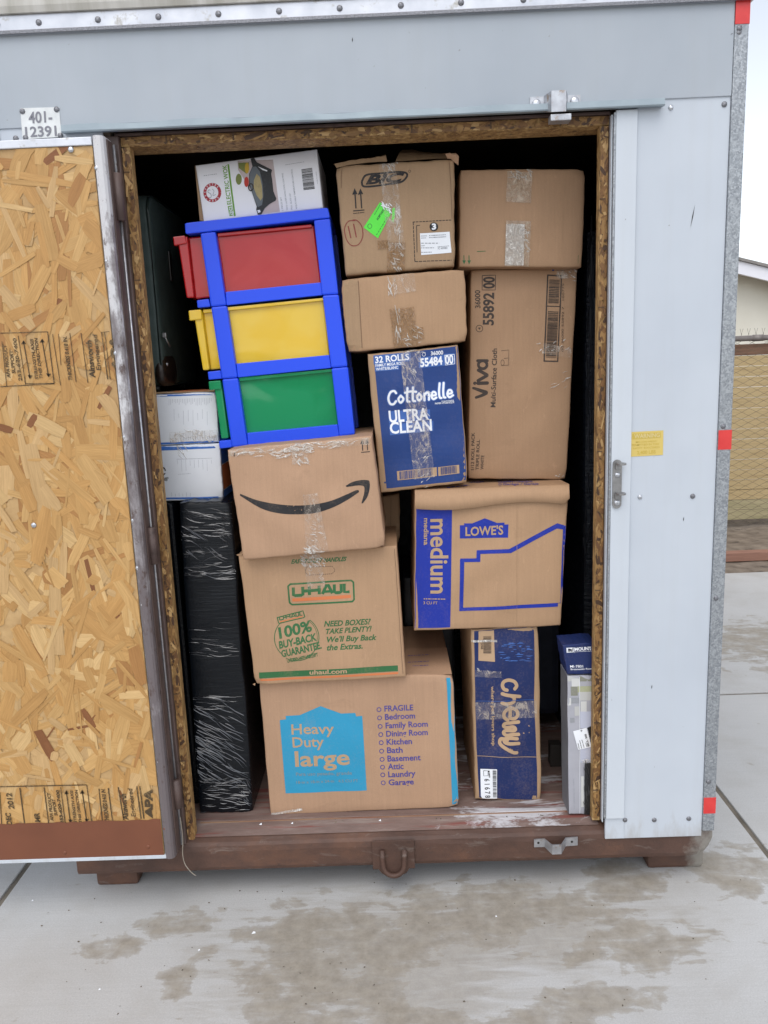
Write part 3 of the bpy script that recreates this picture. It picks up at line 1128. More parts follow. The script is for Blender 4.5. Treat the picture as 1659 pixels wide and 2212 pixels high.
# wire fence with tan slat screen
FY = 4.95
fence = empty('wire_fence', (0, FY, 0), 'chain link fence with tan slat screen and wooden top board behind the container', 'fence')
mb = MB().tube([(-9, FY, 1.763), (9, FY, 1.763)], 0.026, 10)
mb.obj('top_pipe', PIPE, fence, smooth=True)
for x in (-5.2, -2.2, 0.8, 3.36, 6.4):
    MB().tube([(x - 0.045, FY, 1.763), (x + 0.045, FY, 1.763)], 0.031, 10).obj('pipe_sleeve', PIPE, fence, smooth=True)
for x in (-8, -5, -2, 1, 4.2, 7.2):
    MB().tube([(x, FY + 0.06, -0.05), (x, FY + 0.06, 1.74)], 0.03, 10).obj('post', PIPE, fence, smooth=True)
MB().box(-9, 9, FY + 0.02, FY + 0.055, 1.612, 1.712, 0.006).obj('top_board', TIMBER_D, fence)
sl_h = 0.098
for k in range(16):
    z0 = 0.075 + k * (sl_h - 0.002)
    m_ = SLAT_G if k < 2 else SLAT
    dy = rnd.uniform(-0.001, 0.001) + (0.003 if k % 2 else 0)
    o = MB().box(-9, 9, FY + 0.024 + dy, FY + 0.036 + dy, z0 + rnd.uniform(0, 0.003), z0 + sl_h - 0.005, 0.002).obj('slat', m_, fence)
# chain link: vertical zigzag wires hooked into each other
zz = MB()
cell = 0.066
zs = np.arange(0.04, 1.76, cell / 2)
cols = int(18 / cell)
for c_ in range(cols):
    x0 = -9 + c_ * cell
    pts = []
    for k, z in enumerate(zs):
        s_ = 1 if (k + c_) % 2 else -1
        pts.append((x0 + s_ * cell * 0.5 * 0.98, FY - 0.004 + 0.0022 * (1 if k % 2 else -1), z))
    if -1.5 < x0 < 1.8:
        continue
    zz.tube(pts, 0.0030, 3, cap=False)
    zz.tube([(x0 - 0.014, FY, 1.85), (x0, FY, 1.80), (x0 + 0.014, FY, 1.85)], 0.002, 3, cap=False)
    zz.tube([(x0, FY - 0.002, 1.79), (x0, FY, 1.81)], 0.0028, 3, cap=False)
o = zz.obj('chain_link', WIRE, fence, smooth=True)
o['kind'] = 'stuff'

# neighbouring house
house = empty('house', (1.0, 8.2, 0), 'cream stucco house with white sloping gable trim beyond the fence', 'house')
slope = -0.272
apexx = 0.8
rz = lambda x: 2.60 + slope * (abs(x - apexx) + apexx - 4.06)
HY = 7.25
mb = MB().prism([(-4.4, HY, 0), (6.0, HY, 0), (6.0, HY, rz(6.0)), (apexx, HY, rz(apexx)), (-4.4, HY, rz(-4.4))], (0, HY, 0), (0, HY + 7, 0))
mb.obj('wall', STUCCO, house)
for x0, x1 in ((apexx, 6.6), (-5.0, apexx)):
    mb = MB().prism([(x0, HY - 0.30, rz(x0) - 0.075), (x1, HY - 0.30, rz(x1) - 0.075), (x1, HY - 0.30, rz(x1) + 0.065), (x0, HY - 0.30, rz(x0) + 0.065)], (0, 0, 0), (0, 0.045, 0))
    mb.obj('barge_board', FASCIA, house)
    mb = MB().prism([(x0, HY - 0.33, rz(x0) + 0.068), (x1, HY - 0.33, rz(x1) + 0.068), (x1, HY - 0.33, rz(x1) + 0.10), (x0, HY - 0.33, rz(x0) + 0.10)], (0, 0, 0), (0, 7.8, 0))
    mb.obj('roof', SHINGLE, house)
mb = MB().box(-2.2, -1.2, HY - 0.02, HY + 0.02, 1.1, 2.0)
mb.obj('window', plain('window_glass', (0.05, 0.06, 0.07), 0.1), house)
for za_ in (1.03, 2.0):
    MB().box(-2.27, -1.13, HY - 0.04, HY - 0.021, za_, za_ + 0.07).obj('window_trim', FASCIA, house)

# ================================================================== THE CONTAINER
YW = -0.09
XL, XR = -1.00, 0.9455
ZT = 2.509                                     # bottom edge of the roof trim
JI_R = 0.5795                                  # inner edge of right jamb board
JI_L = -0.668
Z_FLOOR = 0.218
HDR = float(at((640, 303), -0.06)[2])          # underside of header board
DEPTH = 2.7
box = empty('storage_container', (0, 0, 0), 'pale grey metal storage container with its door opened flat against the front wall', 'container')

# skin of the front wall
zs0, zdrip = 0.170, float(at((364, 284), YW)[2])
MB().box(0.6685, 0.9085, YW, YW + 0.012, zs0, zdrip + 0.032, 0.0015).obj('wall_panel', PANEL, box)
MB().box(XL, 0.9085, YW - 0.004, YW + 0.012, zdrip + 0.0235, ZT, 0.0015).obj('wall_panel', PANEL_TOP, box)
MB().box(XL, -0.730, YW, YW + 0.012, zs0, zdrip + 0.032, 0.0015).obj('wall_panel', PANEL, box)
MB().box(0.612, 0.6715, YW, YW + 0.012, zs0, 0.2415, 0.001).obj('wall_panel', PANEL, box)
# door stop trim: flat face and returned edge beside the opening
MB().box(0.612, 0.667, YW - 0.008, YW + 0.002, 0.243, zdrip + 0.001, 0.0015).obj('door_stop', PANEL_W, box)
MB().box(0.6065, 0.6115, YW - 0.007, -0.045, 0.243, zdrip - 0.004, 0.001).obj('edge_strip', GALV, box)
MB().box(0.603, 0.606, YW + 0.004, -0.048, 0.225, zdrip - 0.006, 0.0008).obj('gasket', PANEL_W, box)
for y in (265, 460, 548, 700, 820, 905, 1010, 1105, 1270, 1415, 1620, 1700):
    p = at((1316, y), YW - 0.004)
    place('screw', SCREW_S, (0.6065, -0.068, p[2]), box, rot=(0, 0, math.radians(-90)))
for q in (sR2(647, 117), sR2(1066, 110), sT(1085, 637), sT(1403, 617), sN(805, 256), sN(1030, 256), sN(1296, 246), sO(90, 820), (1596, 70)):
    p = at(q, YW - 0.004)
    m_ = SCREW_M if q in (sT(1085, 637), sR2(647, 117)) else SCREW_MD
    place('screw', m_, (p[0], YW - (0.004 if p[2] > zdrip + 0.03 else 0.0005), p[2]), box)
# dings in the skin
mb = MB()
for q, l, a in ((sT(1212, 1285), 0.030, 1.4), (sR2(1085, 1342), 0.009, 0.0), (sR2(738, 1620), 0.007, 1.5), (sR2(990, 290), 0.007, 1.5), (sT(1440, 205), 0.004, 0.7), (sC(585, 240), 0.006, 1.5)):
    p = at(q, YW - 0.001)
    yy = YW - (0.005 if p[2] > zdrip + 0.03 else 0.001)
    c, s_ = math.cos(a) * l, math.sin(a) * l
    mb.add([(p[0] - c, yy, p[2] - s_), (p[0] + 0.0012, yy, p[2]), (p[0] + c, yy, p[2] + s_), (p[0] - 0.0012, yy, p[2])], [(0, 1, 2, 3)])
mb.obj('scratch_marks', DARK_GAP, box, kind='stuff')

# corner posts
for (x0, x1) in ((0.9085, XR), (XL - 0.037, XL)):
    mb = MB().box(x0 + (0.0005 if x0 > 0 else 0), x1, YW - 0.006, YW + 0.05, 0.19, ZT + 0.02, 0.004)
    post = mb.obj('corner_post', GALV, box)
    xm = (x0 + x1) / 2
    if x0 > 0:
        for y0, y1 in ((4, 55), (928, 970), (1719, 1753)):
            za, zb = at((1580, y0), YW)[2], at((1580, y1), YW)[2]
            MB().box(x0 + 0.001, x1 + 0.0005, YW - 0.0072, YW + 0.03, zb, za, 0.0005).obj('reflector', RED_REF, post)
        for y in (64, 920, 1290, 1685):
            place('rivet', SCREW_MD, (xm - 0.006, YW - 0.006, at((1575, y), YW)[2]), post)

# roof trim with rivets, and the weathered roof edge above it
mb = MB().box(XL - 0.04, XR + 0.012, YW - 0.013, YW + 0.03, ZT - 0.002, ZT + 0.040, 0.004)
rt = mb.obj('roof_trim', ALU, box)
MB().box(XL - 0.04, XR + 0.012, YW - 0.017, YW - 0.0135, ZT - 0.006, ZT + 0.003, 0.001).obj('trim_lip', SCREW_D, rt)
for q in (sO(232, 150), sO(583, 136), sO(942, 121), sO(1298, 103), sC(150, 85), sC(510, 72), sC(873, 53), sC(1230, 38), sC(1600, 16), sT(568, 5), sT(930, -6), sT(1290, -22)):
    p = at(q, YW - 0.013)
    place('rivet', RIVET, (p[0], YW - 0.013, ZT + 0.019), rt)
place('rivet', RIVET, (-0.965, YW - 0.013, ZT + 0.019), rt)
V, F = [], []
prof = [(YW - 0.020, ZT + 0.0405), (YW - 0.024, ZT + 0.055), (YW - 0.022, ZT + 0.10), (YW - 0.012, ZT + 0.135), (YW + 0.02, ZT + 0.155), (YW + 0.3, ZT + 0.175), (YW + DEPTH, ZT + 0.175)]
for (y, z) in prof:
    V += [(XL - 0.045, y, z), (XR + 0.016, y, z)]
for i in range(len(prof) - 1):
    F.append((2 * i, 2 * i + 1, 2 * i + 3, 2 * i + 2))
V += [(XL - 0.045, YW + 0.05, ZT + 0.0405), (XR + 0.016, YW + 0.05, ZT + 0.0405)]
F.append((0, len(V) - 2, len(V) - 1, 1))
mesh_obj('roof', V, F, ROOF_EDGE, box, smooth=False)

# shell
MB().box(XR - 0.03, XR - 0.002, YW + 0.051, YW + DEPTH, 0.12, ZT + 0.16).obj('side_wall', PANEL, box)
MB().box(XL - 0.035, XL - 0.007, YW + 0.051, YW + DEPTH, 0.12, ZT + 0.16).obj('side_wall', PANEL, box)
MB().box(XL - 0.03, XR - 0.005, YW + DEPTH, YW + DEPTH + 0.03, 0.12, ZT + 0.16).obj('rear_wall', PANEL, box)
MB().box(XL - 0.006, XR - 0.031, YW + 0.055, YW + DEPTH - 0.001, 2.42, 2.44).obj('ceiling_board', INNER, box)
MB().box(XL - 0.0065, XL + 0.006, YW + 0.055, YW + DEPTH - 0.001, Z_FLOOR, 2.419).obj('lining_board', INNER, box)
MB().box(XR - 0.042, XR - 0.0305, YW + 0.055, YW + DEPTH - 0.001, Z_FLOOR, 2.419).obj('lining_board', INNER, box)
MB().box(XL + 0.007, XR - 0.043, YW + DEPTH - 0.02, YW + DEPTH - 0.002, Z_FLOOR, 2.419).obj('lining_board', INNER, box)
MB().box(XL + 0.02, JI_L - 0.045, YW + 0.014, YW + 0.05, Z_FLOOR, 2.41).obj('stud', INNER, box)
MB().box(0.625, XR - 0.045, YW + 0.014, YW + 0.05, Z_FLOOR, 2.41).obj('stud', INNER, box)
MB().box(XL + 0.02, XR - 0.045, YW + 0.0145, YW + 0.05, HDR + 0.05, 2.415).obj('stud', INNER, box)
# floor deck (plywood planks across the opening) and front sill
MB().box(XL, XR - 0.03, 0.0, YW + DEPTH - 0.03, 0.185, Z_FLOOR, 0.002).obj('floor_deck', SILL, box)

# base rail: sloping ledge, rounded front edge, upright face
def rail_profile():
    return [(0.004, 0.213), (-0.020, 0.209), (-0.060, 0.197), (-0.074, 0.190), (-0.081, 0.181), (-0.083, 0.165), (-0.083, 0.110), (-0.078, 0.097), (-0.06, 0.092), (0.06, 0.092), (0.06, 0.18), (0.004, 0.184)]
pr = rail_profile()
V, F = [], []
xsr = [-1.042] + list(np.linspace(-1.0, 0.86, 16)) + [0.90, 0.925, 0.940, 0.948, 0.950]
g = np.random.RandomState(2)
npf = len(pr)
for i, x in enumerate(xsr):
    back = max(0.0, (x - 0.88) / 0.07)
    for (y, z) in pr:
        zz_ = z + (0.045 * back ** 3 if z < 0.13 else 0)
        yy = y + (0.012 * back ** 3 if y < -0.05 else 0)
        V.append((x, yy + g.uniform(-0.0008, 0.0008), zz_ + g.uniform(-0.0008, 0.0008)))
for i in range(len(xsr) - 1):
    for k in range(npf):
        F.append((i * npf + k, (i + 1) * npf + k, (i + 1) * npf + (k + 1) % npf, i * npf + (k + 1) % npf))
F.append(tuple(range(npf)))
F.append(tuple((len(xsr) - 1) * npf + k for k in range(npf - 1, -1, -1)))
rail = mesh_obj('base_rail', V, F, RAIL, box)
# tread of worn paint on the ledge
V, F = [], []
for i, x in enumerate(np.linspace(-0.70, 0.60, 14)):
    for (y, z) in ((-0.001, 0.2145), (-0.020, 0.2112), (-0.058, 0.1995)):
        V.append((x, y, z))
for i in range(13):
    for k in range(2):
        q = i * 3 + k
        F.append((q, q + 1, q + 4, q + 3))
mesh_obj('sill_tread', V, F, SILL, rail)
# red painted strip and splintered plank edge at the lip of the floor
MB().box(-0.665, 0.575, -0.0055, 0.0, 0.197, 0.2155, 0.001).obj('floor_lip', mottled('floor_lip_paint', (0.17, 0.04, 0.03), (0.36, 0.26, 0.15), 4, 0.7, stretch=(1, 30, 30)), box)
# tow loop: backing plate and bent bar
ct = at((850, 1848), -0.085)
MB().box(ct[0] - 0.066, ct[0] + 0.066, -0.0885, -0.084, 0.088, 0.186, 0.002).obj('loop_plate', RAIL, rail)
pts = []
for k in range(13):
    a = math.pi * k / 12
    pts.append((ct[0] + 0.033 * math.cos(a), -0.098 - 0.004 * math.sin(a), 0.108 - 0.034 * math.sin(a)))
pts = [(ct[0] + 0.034, -0.094, 0.158), (ct[0] + 0.034, -0.097, 0.132)] + pts + [(ct[0] - 0.034, -0.097, 0.132), (ct[0] - 0.034, -0.094, 0.158)]
MB().tube(pts, 0.0078, 8).obj('tow_loop', RAIL, rail, smooth=True)
pl = []
for k in range(13):
    a = math.pi * k / 12
    pl.append((ct[0] + 0.050 * math.cos(a), -0.0883, 0.100 - 0.040 * math.sin(a)))
MB().prism([(ct[0] + 0.064, -0.0883, 0.12)] + pl + [(ct[0] - 0.064, -0.0883, 0.12)], (0, 0, 0), (0, 0.008, 0)).obj('loop_tongue', RAIL, rail)
# skids under the rail
for x0, x1 in ((-1.022, -0.885), (0.775, 0.955)):
    MB().box(x0, x1, -0.005, DEPTH + YW, 0.0, 0.0915, 0.012).obj('skid', RAIL, box)

# hat-shaped latch brackets
def hat(name, pts, w0, y0, parent, mat, th=0.004):
    """bent strap: list of (x, y) stations swept vertically between z values"""
    V, F = [], []
    for (x, y, za, zb) in pts:
        V += [(x, y, za), (x, y, zb), (x, y + th, zb), (x, y + th, za)]
    n = len(pts)
    for i in range(n - 1):
        for k in range(4):
            F.append((4 * i + k, 4 * i + (k + 1) % 4, 4 * (i + 1) + (k + 1) % 4, 4 * (i + 1) + k))
    F.append((0, 1, 2, 3))
    F.append((4 * n - 1, 4 * n - 2, 4 * n - 3, 4 * n - 4))
    return mesh_obj(name, V, F, mat, parent)


a0 = at(sT(245, 620), YW - 0.005)
a1 = at(sT(545, 610), YW - 0.005)
zc = at(sT(395, 620), YW)[2]
xw = a1[0] - a0[0]
yb = YW - 0.008
hs = hat('latch_bracket', [(a0[0], yb, zc - 0.018, zc + 0.018), (a0[0] + 0.035, yb, zc - 0.018, zc + 0.018), (a0[0] + 0.048, yb - 0.034, zc - 0.03, zc + 0.020), (a0[0] + 0.085, yb - 0.034, zc - 0.03, zc + 0.020), (a0[0] + 0.098, yb, zc - 0.018, zc + 0.018), (a1[0], yb, zc - 0.018, zc + 0.018)], 0, 0, box, ZINC)
place('bolt', BOLT, (a0[0] + 0.016, yb, zc), hs)
place('bolt', BOLT, (a1[0] - 0.016, yb, zc + 0.002), hs)
MB().box(a0[0] + 0.047, a0[0] + 0.10, yb - 0.03, yb + 0.004, zc - 0.050, zc - 0.034, 0.002).obj('bracket_shelf', ZINC, hs)
p0 = at(sN(105, 430), -0.09)
p1 = at(sN(440, 415), -0.09)
zb_ = float(at(sN(260, 425), -0.088)[2])
yb = -0.088
hs = hat('latch_bracket', [(p0[0], yb, zb_ - 0.014, zb_ + 0.012), (p0[0] + 0.032, yb, zb_ - 0.014, zb_ + 0.014), (p0[0] + 0.050, yb - 0.030, zb_ - 0.020, zb_ + 0.012), (p0[0] + 0.078, yb - 0.030, zb_ - 0.020, zb_ + 0.012), (p0[0] + 0.098, yb, zb_ - 0.014, zb_ + 0.014), (p1[0], yb, zb_ - 0.012, zb_ + 0.016)], 0, 0, rail, ZINC)
for x in (p0[0] + 0.013, p1[0] - 0.018):
    o = place('bolt_hole', bpy.data.meshes.get('bolt_hole') or dome_mesh('bolt_hole', 0.004, 0.0006, DARK_GAP), (x, yb - 0.0002, zb_ + 0.001), hs)

# padlock hasp on the door stop
hx = float(at(sR(462, 1760), YW - 0.01)[0])
hz0 = float(at(sR2(455, 205), YW - 0.01)[2])
hz1 = float(at(sR(462, 1630), YW - 0.01)[2])
hp = []
hw = 0.0125
for k in range(9):
    a = math.pi * k / 8
    hp.append((hx + hw * math.cos(a), YW - 0.0135, hz1 - hw + hw * math.sin(a)))
for k in range(9):
    a = math.pi + math.pi * k / 8
    hp.append((hx + hw * math.cos(a), YW - 0.0135, hz0 + hw + hw * math.sin(a)))
hasp = MB().prism(hp, (0, 0, 0), (0, 0.005, 0)).obj('hasp_plate', ZINC_DARK, box)
for q, r_ in ((sR(465, 1752), 0.008), (sR2(455, 160), 0.009)):
    p = at(q, YW - 0.0135)
    place('bolt', BOLT, (hx, YW - 0.0135, p[2]), hasp, scale=(r_ / 0.0125,) * 3)
for q in (sR(480, 1665), sR2(470, 90)):
    z = float(at(q, YW - 0.03)[2])
    V, F = [], []
    n = 14
    for k in range(n):
        a = 2 * math.pi * k / n
        cx, cy_ = hx + 0.006 + 0.013 * math.cos(a), YW - 0.030 + 0.017 * math.sin(a)
        ix, iy = hx + 0.006 + 0.006 * math.cos(a), YW - 0.034 + 0.006 * math.sin(a)
        V += [(cx, cy_, z + 0.0025), (ix, iy, z + 0.0025), (ix, iy, z - 0.0025), (cx, cy_, z - 0.0025)]
    for k in range(n):
        a, b = 4 * k, 4 * ((k + 1) % n)
        for j in range(4):
            F.append((a + j, a + (j + 1) % 4, b + (j + 1) % 4, b + j))
    mesh_obj('hasp_eye', V, F, ZINC_DARK, hasp)
    MB().box(hx - 0.007, hx + 0.011, YW - 0.020, YW - 0.0136, z - 0.017, z - 0.0026, 0.002).obj('hasp_eye', ZINC_DARK, hasp)

# warning sticker (faded)
wq = [sR(567, 1412), sR(830, 1398), sR(826, 1593), sR(566, 1608)]
wf = Face(*[at(q, YW - 0.0006) for q in wq], bulge=0, dent=0, r=0.0001, n=4)
ws = Print(wf, 1).poly(wq, 40).obj('warning_sticker', plain('sticker_yellow', (0.66, 0.50, 0.14), 0.5), box)
YPALE = plain('sticker_faded_ink', (0.66, 0.54, 0.25), 0.5)
YDEEP = plain('sticker_deep_ink', (0.58, 0.42, 0.07), 0.5)
Print(wf, 2).poly([sR(585, 1425), sR(808, 1413), sR(808, 1455), sR(585, 1468)], 60).obj('print', YDEEP, ws)
pr_ = Print(wf, 3)
pr_.text('WARNING', sR(597, 1463), sR(800, 1450), sR(597, 1430), 0.02)
pr_.obj('lettering', YPALE, ws)
pr_ = Print(wf, 2)
pr_.text('MAX LOAD WEIGHT', sR(612, 1497), sR(776, 1490), sR(612, 1484), 0.01)
pr_.text('PERMITTED IN THIS', sR(580, 1522), sR(795, 1512), sR(580, 1508), 0.01)
pr_.text('NOT EXCEED', sR(588, 1547), sR(800, 1537), sR(588, 1534), 0.01)
pr_.text('2,400 LBS', sR(620, 1588), sR(768, 1580), sR(620, 1562), 0.02)
pr_.obj('lettering', YDEEP, ws)

# number plate
nq = [sO(120, 642), sO(350, 636), sO(366, 812), sO(134, 828)]
nf = Face(*[at(q, YW - 0.0055) for q in nq], bulge=0, dent=0, r=0.0001, n=4)
pb = MB()
pp = [at(q, YW - 0.0055) for q in nq]
pb.prism(pp, (0, 0, 0), (0, 0.0025, 0))
plate = pb.obj('number_plate', mottled('aluminium_plate', (0.60, 0.61, 0.60), (0.74, 0.75, 0.74), 30, 0.4, 0.3), box)
pr_ = Print(nf, 2)
pr_.text('401-', sO(172, 732), sO(312, 724), sO(168, 668), 0.02)
pr_.text('12391', sO(152, 814), sO(338, 806), sO(148, 756), 0.02)
pr_.obj('lettering', plain('plate_grey_ink', (0.22, 0.22, 0.25), 0.6), plate)
for q in (sO(133, 661), sO(336, 650), sO(152, 818), sO(358, 806)):
    p = at(q, YW - 0.0055)
    place('rivet', SCREW_MD, (p[0], YW - 0.0055, p[2]), plate)

# drip edge above the opening (slightly wavy lip)
V, F = [], []
xa, xb = float(at(sO(372, 800), YW - 0.02)[0]), float(at(sT(1042, 650), YW - 0.02)[0])
g = random.Random(5)
n = 34
for i in range(n + 1):
    x = xa + (xb - xa) * i / n
    wv = 0.0022 * math.sin(i * 1.1) * (1 if i < 26 else 0) + (0.002 if i in (9, 14, 21) else 0)
    for (y, z) in ((YW - 0.002, zdrip + 0.0225), (YW - 0.009, zdrip + 0.0215 + wv * 0.6), (YW - 0.026, zdrip + 0.019 + wv), (YW - 0.028, zdrip + 0.004 + wv * 0.3), (YW - 0.026, zdrip + 0.001), (YW - 0.002, zdrip + 0.004)):
        V.append((x, y, z))
for i in range(n):
    for k in range(5):
        F.append((i * 6 + k, i * 6 + k + 1, (i + 1) * 6 + k + 1, (i + 1) * 6 + k))
F.append(tuple(range(6)))
F.append(tuple(n * 6 + k for k in range(5, -1, -1)))
mesh_obj('drip_edge', V, F, DRIP, box)

# jambs and header: brown steel reveal, then cut edge of the OSB lining
def rough_board(x0, x1, z0, z1, y0, y1, seed, vertical=True, cuts=()):
    """board whose inner edge is a little ragged"""
    g = np.random.RandomState(seed)
    n = 60
    V, F = [], []
    for i in range(n + 1):
        t = i / n
        e = g.uniform(-0.0012, 0.0012)
        if vertical:
            z = z0 + (z1 - z0) * t
            ring = [(x0 + e, y0, z), (x1 - e, y0, z), (x1, y1, z), (x0, y1, z)]
        else:
            x = x0 + (x1 - x0) * t
            ring = [(x, y0, z0 + e), (x, y0, z1 - e), (x, y1, z1), (x, y1, z0)]
        V += ring
    for i in range(n):
        for k in range(4):
            F.append((4 * i + k, 4 * i + (k + 1) % 4, 4 * (i + 1) + (k + 1) % 4, 4 * (i + 1) + k))
    F += [(0, 1, 2, 3), (4 * n + 3, 4 * n + 2, 4 * n + 1, 4 * n)]
    return V, F


V, F = rough_board(JI_R, 0.6025, 0.216, HDR + 0.001, -0.060, -0.034, 3)
jr = mesh_obj('jamb_board', V, F, OSB_EDGE, box)
V, F = rough_board(JI_L - 0.024, JI_L, 0.190, HDR + 0.001, -0.060, -0.034, 4)
jl = mesh_obj('jamb_board', V, F, OSB_EDGE, box)
V, F = rough_board(JI_L - 0.024, 0.6025, HDR + 0.002, HDR + 0.026, -0.061, 0.02, 6, False)
jh = mesh_obj('header_board', V, F, OSB_EDGE, box)
for y in (366 + 298, 549 + 270, 975, 1274, 1560, 1705, 430):      # saw kerfs across the board edge
    for jb, x0, x1, px in ((jr, JI_R, 0.6025, 1300), (jl, JI_L - 0.024, JI_L, 330)):
        z = float(at((px, y - (0 if px > 900 else 60)), -0.06)[2])
        MB().box(x0 + 0.001, x1 - 0.007, -0.0645, -0.05, z - 0.0012, z + 0.0012).obj('saw_kerf', KERF, jb)
for q in (360, 505, 668, 890, 1060, 1210):
    x = float(at((q, 300), -0.06)[0])
    MB().box(x - 0.0022, x + 0.0022, -0.0652, -0.05, HDR + 0.006, HDR + 0.0255).obj('saw_kerf', KERF, jh)
# brown steel around the boards
MB().box(JI_L - 0.036, 0.6026, -0.072, -0.02, HDR + 0.027, zdrip + 0.006, 0.001).obj('steel_reveal', STEEL_BROWN, box)
MB().box(-0.7285, JI_L - 0.0245, -0.078, -0.02, 0.190, HDR + 0.026, 0.003).obj('steel_reveal', STEEL_BROWN, box)
MB().box(0.6026, 0.6045, YW + 0.02, -0.02, 0.225, HDR + 0.03).obj('steel_reveal', STEEL_BROWN, box)

# ---- door, swung open 180 degrees and lying against the front wall: its inner OSB face looks out
DY = -0.150
dxr, dxl = -0.7055, -1.96
dz0 = float(at((200, 1853), DY)[2])
dz1 = float(at((120, 300), DY)[2])
door = MB().box(dxl, dxr - 0.03, DY + 0.004, YW - 0.012, dz0 + 0.004, dz1 - 0.004).obj('door', PANEL, box)
tag(door, 'open door showing its bare OSB inner face')
fz0 = float(at((180, 1745 + 48), DY)[2])
# steel edge members
V, F = [], []
prof = [(dxr - 0.030, DY + 0.001), (dxr - 0.027, DY - 0.006), (dxr - 0.018, DY - 0.010), (dxr - 0.008, DY - 0.008), (dxr - 0.002, DY - 0.002), (dxr, DY + 0.008), (dxr, YW - 0.010), (dxr - 0.030, YW - 0.010)]
zst = list(np.linspace(dz0 - 0.006, dz1 + 0.002, 30))
for z in zst:
    for (x, y) in prof:
        V.append((x, y, z))
for i in range(len(zst) - 1):
    for k in range(len(prof)):
        a = i * 8 + k
        b = i * 8 + (k + 1) % 8
        F.append((a, b, b + 8, a + 8))
F += [tuple(range(7, -1, -1)), tuple((len(zst) - 1) * 8 + k for k in range(8))]
mesh_obj('edge_channel', V, F, STEEL_EDGE, door)
MB().box(dxr + 0.0003, dxr + 0.0035, DY + 0.012, YW - 0.011, dz0, dz1 - 0.002, 0.0008).obj('hinge_leaf', STEEL_BROWN, door)
MB().tube([(dxr + 0.006, DY + 0.052, dz0 + 0.002), (dxr + 0.006, DY + 0.052, dz1 - 0.006)], 0.0035, 8).obj('hinge_rod', ZINC, door, smooth=True)
for (ya, yb2) in ((365, 470), (1145, 1225), (1700, 1760)):
    px = 268 if ya < 500 else (332 if ya < 1300 else 385)
    za, zb2 = float(at((px, ya), DY)[2]), float(at((px, yb2), DY)[2])
    MB().tube([(dxr + 0.010, DY + 0.040, zb2), (dxr + 0.010, DY + 0.040, za)], 0.013, 10).obj('hinge_knuckle', STEEL_BROWN, door, smooth=True)
MB().box(dxl, dxr - 0.031, DY - 0.007, DY + 0.02, dz1 - 0.020, dz1, 0.002).obj('top_channel', ALU, door)
MB().box(dxl, dxr - 0.006, DY - 0.006, DY + 0.02, dz0 - 0.006, dz0 + 0.006, 0.001).obj('bottom_trim', PANEL_W, door)
MB().box(dxl, dxr - 0.032, DY - 0.0015, DY + 0.004, dz0 + 0.004, dz1 - 0.021).obj('osb_sheet', OSB_BASE, door)
zp1 = float(at(sL(500, 500), DY)[2])            # top of painted kick strip
V, F = [], []
g = random.Random(8)
n = 60
for i in range(n + 1):
    x = dxl + (dxr - 0.033 - dxl) * i / n
    V += [(x, DY - 0.0056, dz0 + 0.006), (x, DY - 0.0056, zp1 + g.uniform(-0.002, 0.003))]
for i in range(n):
    F.append((2 * i, 2 * i + 2, 2 * i + 3, 2 * i + 1))
mesh_obj('painted_strip', V, F, RUST_PAINT, door)

# strands of the OSB face, laid one over another
PAL = [((0.56, 0.330, 0.122), 5), ((0.60, 0.370, 0.148), 5), ((0.52, 0.290, 0.100), 4.5), ((0.65, 0.435, 0.20), 2.2), ((0.545, 0.310, 0.110), 4.5), ((0.43, 0.215, 0.072), 1.3), ((0.25, 0.100, 0.036), 0.5), ((0.575, 0.375, 0.175), 3)]
PAL_EDGE = [((0.27, 0.145, 0.05), 5), ((0.36, 0.205, 0.075), 4), ((0.21, 0.105, 0.037), 4), ((0.50, 0.32, 0.14), 1.8), ((0.15, 0.073, 0.03), 3.2), ((0.075, 0.038, 0.02), 2.4)]


